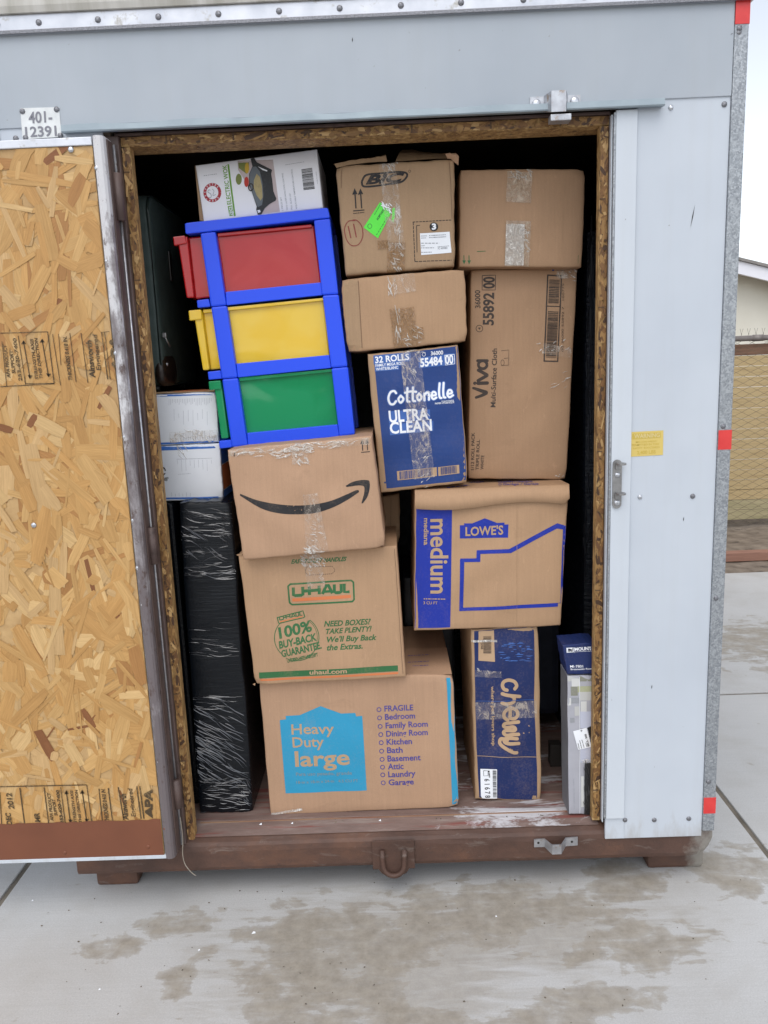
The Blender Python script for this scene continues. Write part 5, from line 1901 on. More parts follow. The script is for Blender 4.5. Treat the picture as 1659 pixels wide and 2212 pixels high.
# brand word, sideways: V with a long flared stroke
vs_ = lambda a, b: sA(932 - 70 * b + 6 * a, 852 - 222 * a)
p.stroke([sA(848, 796), sA(862, 800), sA(925, 822)], [4.5, 6, 8.5])
p.stroke([sA(925, 826), sA(900, 840), sA(866, 852)], [8, 6.5, 5.5])
p.stroke([sA(878, 768), sA(932, 766)], 7.5)
p.stroke([sA(858, 768), sA(860, 767)], 7.0)
p.stroke([sA(878, 752), sA(930, 722)], 7)
p.stroke([sA(930, 718), sA(880, 690)], 7)
p.obj('logo', INK_BROWN, o)
p = Print(f, 2)
p.ring(sA(905, 658), 9.2, 8.5, 6.0, 24)
p.stroke([sA(876, 634), sA(932, 634)], 6.5)
p.text('Multi-Surface Cloth', sA(980, 910), sA(990, 562), sA(952, 909), 0.012)
p.text('1/12 ROLL PACK', sA(854, 1282), sA(858, 1060), sA(836, 1282), 0.012)
p.text('TRIPLE ROLL', sA(882, 1282), sA(888, 1102), sA(864, 1282), 0.012)
p.text('WHITE', sA(910, 1280), sA(914, 1195), sA(892, 1280), 0.012)
# roll symbol
p.stroke([sA(1014, 575), sA(1060, 570), sA(1058, 660), sA(1012, 662)], 0.8, False, caps=False)
p.ring(sA(1022, 645), 3.6, 6, 0.8, 14)
p.line(sA(1030, 620), sA(1056, 618), 0.8)
# barcode block
p.obj('lettering', INK_BROWN, o)
p = Print(f, 1)
bq = [sA(1292, 126), sA(1374, 130), sA(1350, 638), sA(1270, 636)]
for i in range(4):
    p.stroke([bq[i], bq[(i + 1) % 4]], 3.0, False)
L_ = lambda a, b: tuple(np.array(bq[0]) * (1 - a) * (1 - b) + np.array(bq[1]) * a * (1 - b) + np.array(bq[2]) * a * b + np.array(bq[3]) * (1 - a) * b)
p.line(L_(0, 0.36), L_(1, 0.36), 2.2)
p.obj('barcode_frame', INK_BROWN, o)
p = Print(f, 2)
p.barcode(L_(0.12, 0.05), L_(0.88, 0.05), L_(0.88, 0.33), L_(0.12, 0.33), 24, 2, 'y')
p.obj('barcode', INK_BROWN, o)
p = Print(f, 2)
p.barcode(L_(0.12, 0.42), L_(0.88, 0.42), L_(0.88, 0.96), L_(0.12, 0.96), 46, 5, 'y')
p.text('00 36000 55892 7   100779', sA(1384, 580), sA(1390, 175), sA(1372, 580), 0.0)
p.obj('barcode', INK_BROWN, o)
Print(f, 2).poly([sA(1318, 76 + 14), sA(1330, 76 + 14), sA(1330, 102), sA(1318, 102)], 60).obj('print', INK_NAVY, o)
tape(f, o, sA(1340, 118), sA(1468, 112), 22, TAPE, seed=12)
tape(f, o, sA(1260, 560), sA(1430, 590), 22, TAPE, seed=13)
folds(f, o, (sA(1230, 510), sA(1420, 580)), 8, -0.5, 6, 16, 1.1, 3)
folds(f, o, (sA(1380, 85), sA(1465, 160)), 10, 0.3, 5, 14, 1.0, 5)
folds(f, o, (sA(1290, 690), sA(1420, 815)), 7, -0.6, 6, 22, 1.1, 6)
folds(f, o, (sA(1330, 1310), sA(1395, 1330)), 4, -0.3, 5, 14, 1.1, 7)

# ---- toilet paper carton
Yt = 0.065
o, f = carton('toilet_paper_carton', [sA(220, 597), sA(760, 540), sA(820, 1358), sA(300, 1419)], Yt, 0.40, KRAFT3,
              'navy blue toilet paper carton with white lettering between two plain stacks', 'box', seed=18, bulge=0.005, dent=0.0012)
cot_o = o
Print(f, 1).poly([sA(258, 606), sA(757, 548), sA(812, 1344), sA(335, 1392)]).obj('navy_print', INK_NAVY, o)
Print(f, 1).poly([sA(297, 1356), sA(330, 1352), sA(332, 1362), sA(298, 1365)], 60).obj('print', INK_NAVY, o)
rim = Print(f, 2)
fr_ = Print(f, 3)
for t_, x0, y0, x1, y1, xt, yt, b in (('32 ROLLS', 268, 648, 470, 627, 265, 612, 0.03), ('FAMILY MEGA ROLL', 270, 671, 440, 655, 269, 655, 0.02), ('WHITE/BLANC', 272, 693, 404, 681, 271, 677, 0.02), ('36000', 598, 602, 671, 596, 597, 580, 0.02), ('55484', 536, 670, 668, 654, 532, 624, 0.04), ('00', 684, 654, 732, 649, 681, 603, 0.03), ('ULTRA', 352, 1000, 585, 980, 346, 934, 0.028), ('CLEAN', 356, 1066, 605, 1046, 352, 1002, 0.028), ('TOILET PAPER', 660, 882, 735, 875, 659, 872, 0.01), ('PAPIER HYGIENIQUE', 622, 893, 737, 885, 621, 883, 0.01)):
    fr_.text(t_, sA(x0, y0), sA(x1, y1), sA(xt, yt), b)
    w_ = 3.2 if y0 - yt > 30 else 2.0
    rim.poly([(sA(x0, y0)[0] - w_, sA(x0, y0)[1] + w_), (sA(x1, y1)[0] + w_, sA(x1, y1)[1] + w_), (sA(x1 + xt - x0, y1 + yt - y0)[0] + w_, sA(x1, y1 + yt - y0)[1] - w_), (sA(xt, yt)[0] - w_, sA(xt, yt)[1] - w_)], 30) if y0 < 700 and t_ not in ('36000',) else None
fr_.stroke([sA(680, 602), sA(737, 596), sA(740, 652), sA(684, 660), sA(680, 602)], 1.2, False, caps=False)
fr_.ring(sA(556, 597), 3.6, 3.8, 0.9, 14)
# brand word with rounded script letters
SW = 4.7
cw = lambda a, b: sA(340 + 395 * a, 902 - 46 * a - 100 * b + (0 if True else 0))


def glyph(pr, pts, w=SW, sm=True):
    pr.stroke([cw(a, b) for a, b in pts], w, sm)


word = [
    [(0.13, 0.70), (0.10, 0.84), (0.045, 0.78), (0.015, 0.45), (0.04, 0.12), (0.09, 0.06), (0.13, 0.22)],
    [(0.20, 0.52), (0.165, 0.32), (0.20, 0.10), (0.24, 0.30), (0.20, 0.52)],
    [(0.30, 0.92), (0.295, 0.5), (0.30, 0.15), (0.33, 0.10)],
    [(0.385, 0.92), (0.38, 0.5), (0.385, 0.15), (0.415, 0.10)],
    [(0.475, 0.52), (0.445, 0.32), (0.475, 0.10), (0.512, 0.30), (0.475, 0.52)],
    [(0.555, 0.08), (0.555, 0.52), (0.56, 0.42), (0.595, 0.53), (0.622, 0.40), (0.622, 0.08)],
    [(0.665, 0.30), (0.725, 0.32), (0.715, 0.48), (0.68, 0.50), (0.66, 0.28), (0.69, 0.09), (0.735, 0.16)],
    [(0.785, 0.98), (0.775, 0.5), (0.785, 0.15), (0.81, 0.10)],
    [(0.845, 0.98), (0.838, 0.5), (0.845, 0.15), (0.87, 0.10)],
    [(0.905, 0.30), (0.965, 0.32), (0.955, 0.48), (0.92, 0.50), (0.90, 0.28), (0.93, 0.09), (0.985, 0.18)],
    [(0.265, 0.66), (0.345, 0.70), (0.43, 0.64)],
]
for i, gl in enumerate(word):
    pr2 = Print(f, 2.0 + 0.06 * i)
    glyph(pr2, gl, SW + 3.6)
    rim.V, k = rim.V + pr2.V, len(rim.V)
    rim.F += [tuple(j + k for j in ff) for ff in pr2.F]
    pr3 = Print(f, 3.2 + 0.06 * i)
    glyph(pr3, gl)
    k = len(fr_.V)
    fr_.V += pr3.V
    fr_.F += [tuple(j + k for j in ff) for ff in pr3.F]
rim.obj('lettering_rim', INK_RIM, o)
rim = Print(f, 2)
for q in ([sA(344, 934), sA(592, 922), sA(594, 985), sA(350, 1006)], [sA(350, 1012), sA(612, 990), sA(612, 1050), sA(356, 1076)]):
    pr2 = Print(f, 1.8)
    pr2.poly(q, 30)
    rim.V, k = rim.V + pr2.V, len(rim.V)
    rim.F += [tuple(j + k for j in ff) for ff in pr2.F]
rim.obj('lettering_rim', INK_RIM, o)
fr_.obj('lettering', INK_WHITE, o)
kp = Print(f, 2)
kp.poly([sA(396, 1290), sA(632, 1265), sA(634, 1318), sA(400, 1344)])
kp.poly([sA(640, 1265), sA(765, 1251), sA(768, 1302), sA(643, 1318)])
kp.obj('barcode_field', INK_KRAFT, o)
kb = Print(f, 3)
kb.barcode(sA(410, 1292), sA(608, 1270), sA(610, 1316), sA(413, 1338), 46, 7)
kb.obj('barcode', INK_NAVY, o)
kb = Print(f, 3)
kb.barcode(sA(655, 1267), sA(750, 1256), sA(752, 1300), sA(657, 1311), 26, 8)
kb.obj('barcode', INK_NAVY, o)
tape(f, o, sA(470, 562), sA(560, 1330), 45, TAPE, seed=21, n=40, lay=12)
folds(f, o, (sA(390, 556), sA(550, 585)), 22, -0.2, 5, 16, 1.3, 11, lay=14)
folds(f, o, (sA(470, 690), sA(510, 780)), 7, 1.1, 8, 22, 1.2, 12, spread=0.25, lay=14)
folds(f, o, (sA(520, 790), sA(600, 990)), 8, 0.4, 4, 12, 1.1, 13, lay=14)
folds(f, o, (sA(540, 1180), sA(600, 1390)), 9, -0.6, 6, 16, 1.2, 14, lay=14)

# ---- flat plain carton above
Y2 = 0.06
o, f = carton('carton', [sA(62, 150), sA(800, 88), sA(815, 520), sA(102, 586)], Y2, 0.42, KRAFT2,
              'plain wide brown carton sealed with tan tape on the navy toilet paper carton', 'box', seed=22, bulge=0.005, dent=0.0013, r=0.006)
pl2_o = o
Print(f, 2).poly([sA(76, 156), sA(166, 146), sA(190, 574), sA(112, 580)], 14).obj('side_flap', KRAFT3, o)
seam(f, o, sA(166, 143), sA(191, 578), 1.1, None, 3)
tape(f, o, sA(427, 120), sA(447, 232), 50, TAPE, seed=23)
tape(f, o, sA(425, 322), sA(450, 548), 52, TAPE_BROWN, seed=24, jag=1.0)
tape(f, o, sA(505, 440), sA(512, 510), 34, TAPE_BROWN, seed=25, lay=4)
folds(f, o, (sA(345, 160), sA(400, 240)), 12, 1.4, 8, 24, 1.3, 15, spread=0.3)
folds(f, o, (sA(385, 325), sA(420, 520)), 12, 1.45, 10, 34, 1.1, 16, spread=0.2)
folds(f, o, (sA(430, 430), sA(540, 545)), 14, 0.6, 5, 16, 1.2, 17, spread=0.9)

# ---- lighter and pen carton, torn at the top
Yb = 0.06
o, f = carton('pen_carton', [sC(482, 985), sC(1190, 940), sA(742, 72), sA(92, 128)], Yb, 0.36, KRAFT3,
              'worn brown carton with black oval logo and neon green sticker, top flaps torn', 'box', seed=26, bulge=0.007, dent=0.0016, r=0.009)
bic_o = o
p = Print(f, 1)
# oval logo frame
ov = spline([sC(640, 1080), sC(668, 1040), sC(760, 1030), sC(860, 1022), sC(905, 1030), sC(905, 1055), sC(870, 1085), sC(790, 1096), sC(690, 1108), sC(648, 1106), sC(640, 1080)], 6)
p.stroke(ov, 4.2, False, caps=False)
p.obj('logo', INK_BLACK, o)
p = Print(f, 2)
p.text('BIC', sC(665, 1094), sC(868, 1080), sC(692, 1044), 0.05)
p.ring(sC(924, 1018), 2.6, 2.6, 0.7, 12)
# upright arrows and marker number
for x in (600, 634):
    p.line(sC(x, 1150), sC(x + 6, 1238), 2.6)
    p.poly([sC(x - 2, 1120), sC(x - 16, 1158), sC(x + 15, 1154)], 60)
p.line(sC(590, 1253), sC(656, 1248), 2.2)
p.scribble(sC(590, 1268), sC(656, 1262), 1.6, 6, 4)
p.disc(sC(1068, 1348), 9.3, 9.3)
p.obj('print', INK_BLACK, o)
p = Print(f, 1)
fb = [sC(942, 1322), sC(1178, 1306), sC(1205, 1320)]
p.dashes(fb[0], fb[1], 1.6, 12, 0.75)
p.dashes(sC(945, 1322), sA(503, 50), 1.6, 10, 0.8)
p.dashes(sA(503, 46), sA(742, 36), 1.6, 10, 0.8)
p.line(sC(965, 1342), sC(985, 1340), 1.4)
p.line(sC(965, 1342), sC(968, 1500), 1.4)
p.obj('print', INK_BLACK, o)
p = Print(f, 3)
p.text('3', sC(1056, 1364), sC(1082, 1362), sC(1055, 1332), 0.05)
p.obj('numeral', INK_WHITE, o)
# address label
lq = [sC(985, 1388), sC(1162, 1376), sC(1172, 1500), sA(540, 8)]
Print(f, 2).poly(lq).obj('label_sticker', PAPER, o)
p = Print(f, 3)
for y, x1 in ((1402, 1026), (1414, 1022), (1444, 1100), (1460, 1014), (1472, 1070), (1498, 1055)):
    p.scribble(sC(992, y + 2), sC(x1, y), 1.6, 6, y)
p.scribble(sC(1040, 1400), sC(1140, 1394), 1.8, 10, 8)
p.scribble(sC(1040, 1412), sC(1140, 1406), 1.8, 10, 9)
p.text('PO 4099883', sC(1092, 1482), sC(1148, 1478), sC(1092, 1470), 0.01)
p.scribble(sC(1090, 1466), sC(1158, 1460), 1.4, 8, 11)
p.obj('label_lettering', INK_GREY, o)
# red marker 11 in a circle
p = Print(f, 2)
p.stroke([sC(560, 1345), sC(575, 1412)], 2.4)
p.stroke([sC(592, 1332), sC(608, 1408)], 2.4)
p.stroke([sC(600, 1310), sC(560, 1315), sC(538, 1360), sC(548, 1420), sC(580, 1458), sC(622, 1452), sC(646, 1405), sC(640, 1345), sC(612, 1310), sC(588, 1306)], 1.9)
p.obj('marker_number', INK_RED, o)
# neon green sticker, torn by the tape
gq = [sC(748, 1203), sC(806, 1240), sC(816, 1268), sC(736, 1418), sC(652, 1352)]
Print(f, 3).poly(gq).obj('inspection_sticker', STICK_GREEN, o)
Print(f, 3).poly([sC(822, 1242), sC(836, 1236), sC(838, 1275), sC(830, 1325), sC(818, 1318)]).obj('inspection_sticker', STICK_GREEN, o)
p = Print(f, 4)
p.text('ACEPTADO', sC(735, 1312), sC(776, 1250), sC(726, 1306), 0.04)
p.ring(sC(688, 1345), 4.4, 5.0, 1.0, 16)
p.scribble(sC(716, 1278), sC(752, 1214), 1.2, 9, 4)
p.scribble(sC(728, 1398), sC(795, 1290), 1.2, 9, 5)
p.obj('sticker_lettering', INK_GREEN, o)
tape(f, o, sC(790, 970), sC(850, 1490), 36, TAPE, seed=27, n=40, lay=6)
tape(f, o, sC(770, 1430), sC(772, 1480), 26, TAPE_BROWN, seed=28, lay=4)
tape(f, o, sC(845, 1440), sA(390, 118), 38, TAPE_BROWN, seed=29, lay=4)
folds(f, o, (sC(755, 965), sC(850, 1020)), 18, 1.2, 6, 18, 1.3, 18, spread=0.6, lay=8)
folds(f, o, (sC(835, 1220), sC(870, 1440)), 22, 1.4, 8, 26, 1.4, 19, spread=0.4, lay=8)
folds(f, o, (sC(820, 1445), sA(430, 105)), 24, 0.9, 6, 18, 1.3, 20, spread=0.9, lay=8)
folds(f, o, (sC(765, 1215), sC(815, 1260)), 14, 0.8, 5, 16, 1.6, 21, spread=0.5, lay=8, mat=PAPER)
seam(f, o, sC(520, 1000), sC(518, 1120), 1.0, None, 3)
seam(f, o, sC(1160, 950), sC(1178, 1300), 1.0, None, 3)


def ragged(name, top, bot, Ya_, Yb_, mat, parent, seed=1, jag=2.0):
    g = random.Random(seed)
    V, F = [], []
    n = 18
    for i in range(n + 1):
        t = i / n
        a = np.array([np.interp(t, np.linspace(0, 1, len(top)), [q[0] for q in top]), np.interp(t, np.linspace(0, 1, len(top)), [q[1] for q in top])])
        b = np.array([np.interp(t, np.linspace(0, 1, len(bot)), [q[0] for q in bot]), np.interp(t, np.linspace(0, 1, len(bot)), [q[1] for q in bot])])
        a[1] += g.uniform(-jag, jag)
        pa, pb = at(a, Ya_), at(b, Yb_)
        mid = (pa + pb) / 2 + np.array((0, -0.008, 0.004))
        V += [tuple(pa), tuple(mid), tuple(pb), tuple(pa + np.array((0, 0.005, 0.0))), tuple(mid + np.array((0, 0.005, 0.0))), tuple(pb + np.array((0, 0.005, 0)))]
    for i in range(n):
        for k in (0, 1):
            q = 6 * i + k
            F.append((q, q + 1, q + 7, q + 6))
            F.append((q + 3, q + 9, q + 10, q + 4))
        F.append((6 * i, 6 * i + 6, 6 * i + 9, 6 * i + 3))
    return mesh_obj(name, V, F, mat, parent)


ragged('torn_flap', [sC(468, 978), sC(540, 962), sC(640, 945), sC(700, 938), sC(778, 916)], [sC(490, 996), sC(570, 978), sC(660, 966), sC(730, 960), sC(790, 958)], Yb + 0.03, Yb + 0.004, KRAFT3, o, 3, 1.6)
ragged('torn_flap', [sC(880, 892), sC(950, 890), sC(1040, 905), sC(1120, 915), sC(1208, 914)], [sC(840, 958), sC(930, 952), sC(1030, 945), sC(1110, 940), sC(1185, 944)], Yb + 0.10, Yb + 0.006, KRAFT3, o, 4, 1.4)
ragged('torn_flap', [sC(1122, 912), sC(1160, 908), sC(1200, 912), sC(1215, 925)], [sC(1150, 940), sC(1170, 942), sC(1195, 965), sC(1214, 978)], Yb - 0.01, Yb + 0.002, KRAFT4, o, 5, 0.8)

# ---- plain brown carton top right
Yp = 0.115
o, f = carton('carton', [sC(1224, 1006), (1265.5, 364), (1257.5, 577.5), sA(766, 77)], Yp, 0.36, KRAFT,
              'plain brown carton with two pale tape patches on top of the paper towel carton', 'box', seed=30, bulge=0.005)
pl1_o = o
tape(f, o, (1123, 372), (1119, 438), 54, TAPE_PALE, seed=31)
tape(f, o, (1119, 478), (1116, 576), 53, TAPE_PALE, seed=32)
tape(f, o, (1112, 485), (1110, 574), 40, GLINT, seed=33, lay=7, crinkle=0.0018)
folds(f, o, (sT(120, 1000), sT(250, 1060)), 16, 0.8, 6, 18, 1.4, 22, spread=0.8)
folds(f, o, (sT(135, 1335), sT(235, 1508)), 30, 0.6, 6, 18, 1.3, 23, spread=1.2)
p = Print(f, 1)
for x in (795, 825):
    p.line(sA(x - 1, 8), sA(x, 42), 1.8)
    p.poly([sA(x - 10, 38), sA(x + 11, 38), sA(x, 62)], 60)
p.line(sT(-70 + 0, 1494), sT(-18, 1492), 1.4)
p.poly([sA(1473, 8), sA(1498, 6), sA(1496, 56), sA(1472, 56)], 60)
p.obj('print', INK_GREEN, o)
seam(f, o, sT(452, 1060), sT(432, 1508), 0.7, KRAFT3)
seam(f, o, sT(553, 1010), sT(545, 1508), 0.7, KRAFT3)


# ---- toy drawer tower: blue frame, three coloured drawers opening to the left
def slab_px(f, poly, off, thick, r=0.002):
    """survey outline on face f, front surface at off, given thickness, edges rounded"""
    fr_ = f.put(poly, off)
    bk = f.put(poly, off - thick)
    bm = bmesh.new()
    n = len(poly)
    a = [bm.verts.new(p) for p in fr_]
    b = [bm.verts.new(p) for p in bk]
    bm.faces.new(a)
    bm.faces.new(b[::-1])
    for i in range(n):
        bm.faces.new((a[i], b[i], b[(i + 1) % n], a[(i + 1) % n]))
    bmesh.ops.recalc_face_normals(bm, faces=bm.faces[:])
    if r:
        bmesh.ops.bevel(bm, geom=[e for e in bm.edges if any(v in a for v in e.verts)], offset=r, segments=2, affect='EDGES', profile=0.6)
    bm.verts.index_update()
    V = [v.co[:] for v in bm.verts]
    F = [tuple(v.index for v in q.verts) for q in bm.faces]
    bm.free()
    return V, F


Yd = 0.06
fq = [sD(170, 880), sD(1700, 710), sB(1520, 1510), sB(0, 1640)]
fd = Face(*[at(q, Yd) for q in fq], bulge=0, dent=0, r=0.00001, n=4)
base_p = (at(sB(340, 1590), Yd) + at(sB(1440, 1475), Yd)) / 2
tower = empty('drawer_tower', tuple(base_p + np.array((0, 0.16, 0))), 'blue plastic tower with red, yellow and green drawers on the arrow-logo box', 'drawer unit')
DT = 0.33


def part_px(name, poly, off, thick, mat, parent, r=0.002):
    V, F = slab_px(fd, poly, off, thick, r)
    return mesh_obj(name, V, F, mat, parent)


top = part_px('top_plate', [sD(304, 905), sD(320, 896), sD(1622, 755), sD(1640, 762), sD(1656, 846), sD(1645, 850), sD(322, 1001), sD(310, 992)], 0.004, DT, BLUE_PL, tower, 0.003)
tiers = [
    dict(lp=[sD(443, 990), sD(586, 972), sB(396, 419), sB(268, 432)], rp=[sD(1505, 866), sD(1656, 850), sB(1311, 327), sB(1178, 336)], bar=[sB(386, 308), sB(1166, 230), sB(1180, 334), sB(395, 418)], tab=[sB(153, 378), sB(250, 366), sB(264, 430), sB(160, 440)]),
    dict(lp=[sB(270, 433), sB(399, 421), sB(487, 1010), sB(358, 1021)], rp=[sB(1181, 338), sB(1313, 329), sB(1386, 918), sB(1252, 931)], bar=[sB(473, 896), sB(1236, 824), sB(1251, 931), sB(487, 1009)], tab=[sB(243, 962), sB(346, 951), sB(358, 1019), sB(250, 1028)]),
    dict(lp=[sB(360, 1023), sB(490, 1012), sB(571, 1566), sB(440, 1580)], rp=[sB(1254, 934), sB(1389, 921), sB(1447, 1474), sB(1318, 1490)], bar=[sB(562, 1464), sB(1303, 1394), sB(1318, 1490), sB(570, 1565)], tab=[sB(333, 1528), sB(432, 1518), sB(442, 1580), sB(342, 1590)]),
]
drs = [
    (RED_PL, [sD(318, 1020), sD(1500, 903), sB(1168, 250), sB(128, 362)], [sD(236, 1096), sD(318, 1012), sB(128, 356), sB(68, 358)], [sD(190, 1024), sD(302, 1012), sD(320, 1088), sD(202, 1110)], [sD(595, 985), sD(1480, 900), sD(1484, 930), sD(600, 1018)]),
    (YEL_PL, [sB(188, 458), sB(1186, 352), sB(1236, 845), sB(255, 946)], [sB(134, 535), sB(192, 462), sB(254, 946), sB(202, 950)], [sB(87, 462), sB(188, 453), sB(196, 534), sB(95, 545)], [sB(195, 452), sB(1184, 355), sB(1188, 378), sB(200, 482)]),
    (GRN_PL, [sB(345, 1040), sB(1260, 940), sB(1308, 1410), sB(408, 1502)], [sB(298, 1106), sB(350, 1036), sB(412, 1506), sB(352, 1509)], [sB(250, 1040), sB(348, 1033), sB(356, 1104), sB(258, 1113)], [sB(490, 1010), sB(1256, 938), sB(1262, 962), sB(496, 1040)]),
]
for ti, dr in zip(tiers, drs):
    for key in ('lp', 'rp'):
        part_px('post', ti[key], 0.0, 0.045, BLUE_PL, tower, 0.0055)
        part_px('post', ti[key], -DT + 0.05, 0.045, BLUE_PL, tower, 0.0)
    part_px('rail', ti['bar'], -0.006, DT - 0.01, BLUE_PL, tower, 0.002)
    part_px('base_tab', ti['tab'], -0.001, DT - 0.02, BLUE_PL, tower, 0.003)
    m_, panel, flange, lip, rim_ = dr
    d_ = part_px('drawer', panel, -0.022, DT - 0.05, m_, tower, 0.004)
    part_px('drawer_front', flange, -0.004, DT - 0.03, m_, d_, 0.004)
    part_px('drawer_lip', lip, 0.001, DT - 0.03, m_, d_, 0.003)
    part_px('drawer_rim', rim_, -0.012, 0.02, m_, d_, 0.002)

# ---- white cookware carton on the tower
o, f = carton('cookware_carton', [sD(400, 358), sD(1535, 206), sD(1592, 756), sD(478, 884)], 0.085, 0.30, PAPER_SH,
              'white electric wok carton lying on the blue drawer tower', 'box', seed=33, bulge=0.002, dent=0.0003, r=0.003)
p = Print(f, 1)
p.poly([sD(795, 305), sD(1120, 262), sD(1190, 790), sD(1010, 812), sD(1040, 760), sD(900, 560), sD(800, 400)])
p.obj('cloth_print', ink('ink_pink_beige', (0.55, 0.46, 0.46), 0.3, (0.7, 0.7, 0.74)), o)
p = Print(f, 2)
p.poly([sD(798, 305), sD(900, 292), sD(905, 400), sD(880, 440), sD(808, 385)])
p.disc(sD(808, 490), 6.5, 12)
p.obj('herb_print', ink('ink_herb', (0.20, 0.24, 0.07), 0.5, (0.4, 0.3, 0.12)), o)
p = Print(f, 3)
p.disc(sD(880, 515), 5, 11)
p.obj('tomato_print', ink('ink_tomato', (0.50, 0.04, 0.03), 0.1), o)
Print(f, 3).disc(sD(884, 385), 4.5, 12).obj('pepper_print', ink('ink_pepper', (0.62, 0.40, 0.05), 0.1), o)
p = Print(f, 4)
p.poly([sD(935, 370), sD(925, 330), sD(918, 296), sD(950, 288), sD(975, 330), sD(1118, 402), sD(1110, 440), sD(1120, 500), sD(1130, 600), sD(1158, 670), sD(1150, 690), sD(1095, 720), sD(1050, 760), sD(1018, 815), sD(985, 820), sD(970, 770), sD(975, 745), sD(940, 640), sD(905, 540), sD(905, 440)], 8)
p.obj('wok_print', ink('ink_wok', (0.035, 0.037, 0.04), 0.15, (0.3, 0.3, 0.32)), o)
p = Print(f, 5)
p.poly([sD(938, 374), sD(970, 372), sD(1005, 420), sD(1028, 520), sD(1038, 640), sD(1025, 730), sD(985, 750), sD(945, 650), sD(912, 540), sD(910, 440)], 8)
p.obj('lid_print', ink('ink_lid', (0.14, 0.16, 0.18), 0.2, (0.3, 0.3, 0.3)), o)
p = Print(f, 6)
p.poly([sD(975, 440), sD(1005, 470), sD(1025, 560), sD(1030, 660), sD(1012, 690), sD(975, 640), sD(948, 570), sD(950, 500)], 8)
p.obj('food_print', ink('ink_noodles', (0.42, 0.34, 0.17), 0.9, (0.16, 0.15, 0.06)), o)
p = Print(f, 7)
p.ring(sD(922, 566), 5, 7.5, 2.5, 18)
p.obj('knob_print', INK_BLACK, o)
p = Print(f, 5)
p.poly([sD(985, 370), sD(1075, 408), sD(1072, 418), sD(1030, 405)], 30)
p.poly([sD(980, 778), sD(1005, 774), sD(1012, 795), sD(990, 805)], 30)
p.obj('handle_gap_print', INK_WHITE, o)
p = Print(f, 1)
p.ring(sD(560, 613), 16.2, 17.6, 6.4, 36)
p.obj('logo', ink('ink_logo_red', (0.42, 0.035, 0.05), 0.1, (0.7, 0.7, 0.7)), o)
p = Print(f, 2)


def arc_text(p, s_, c, rx, ry, a0, a1, h, bold):
    n = len(s_)
    for i, ch in enumerate(s_):
        if ch == ' ':
            continue
        t = a0 + (a1 - a0) * (i + 0.5) / n
        rad = np.array([math.cos(t), math.sin(t)])
        tan = np.array([-math.sin(t), math.cos(t)]) * (1 if a1 > a0 else -1)
        o0 = np.array(c) + rad * np.array([rx, ry])
        up_ = rad * h if a1 > a0 else -rad * h
        q = Print(p.f, p.lay).text(ch, o0 - tan * h * 0.36, o0 + tan * h * 0.36, o0 - tan * h * 0.36 + up_, bold)
        V_, F_ = q.words[0]
        k_ = len(p.V)
        p.V += V_
        p.F += [tuple(j + k_ for j in ff) for ff in F_]


arc_text(p, 'COUNTER', sD(560, 613), 14.6, 15.9, -math.pi - 0.15, -0.55, 3.6, 0.03)
arc_text(p, "CHEF'S", sD(560, 613), 14.6, 15.9, 0.5, math.pi - 0.2, 3.6, 0.03)
p.obj('logo_lettering', INK_WHITE, o)
p = Print(f, 1)
p.stroke([sD(540, 590), sD(525, 588), sD(520, 610), sD(545, 625), sD(548, 655), sD(525, 660)], 1.2)
p.stroke([sD(560, 580), sD(575, 600), sD(565, 640), sD(590, 632)], 1.0)
p.obj('logo_mark', INK_GREY, o)
p = Print(f, 1)
p.text('ELECTRIC WOK', sD(738, 722), sD(692, 352), sD(700, 727), 0.02)
p.poly([sD(700, 350), sD(716, 346), sD(778, 830), sD(763, 834)], 14)
p.poly([sD(704, 740), sD(745, 733), sD(757, 826), sD(718, 832)], 30)
p.obj('lettering', INK_LIME, o)
p = Print(f, 2)
p.text('2pcs', sD(752, 824), sD(742, 742), sD(726, 828), 0.02, ref='p')
p.obj('lettering', INK_WHITE, o)
p = Print(f, 1)
for t_, x0, y0, x1, y1 in (('2 PIECE SET', 1222, 783, 1205, 655), ('TWO LAYER NON-STICK COATING', 1266, 778, 1220, 432), ('FULL GLASS LID', 1308, 770, 1290, 622), ('ADJUSTABLE TEMPERATURE CONTROL', 1352, 766, 1306, 392)):
    p.text(t_, sD(x0, y0), sD(x1, y1), sD(x0 - 13, y0 + 1), 0.004)
p.text('MADE IN CHINA', sD(1547, 530), sD(1530, 415), sD(1539, 531), 0.0)
p.scribble(sD(1240, 355), sD(1420, 325), 0.8, 12, 4)
p.scribble(sD(480, 455), sD(605, 438), 1.0, 8, 5)
p.obj('lettering', INK_GREY, o)
p = Print(f, 1)
p.barcode(sD(1390, 398), sD(1490, 382), sD(1516, 580), sD(1412, 593), 34, 9, 'y')
p.obj('barcode', INK_BLACK, o)
MB().add([at(sD(396, 362), 0.087), at(sD(402, 356), 0.084), at(sD(478, 878), 0.084), at(sD(442, 872), 0.087)], [(0, 1, 2, 3)]).obj('flap_edge', KRAFT3, o)

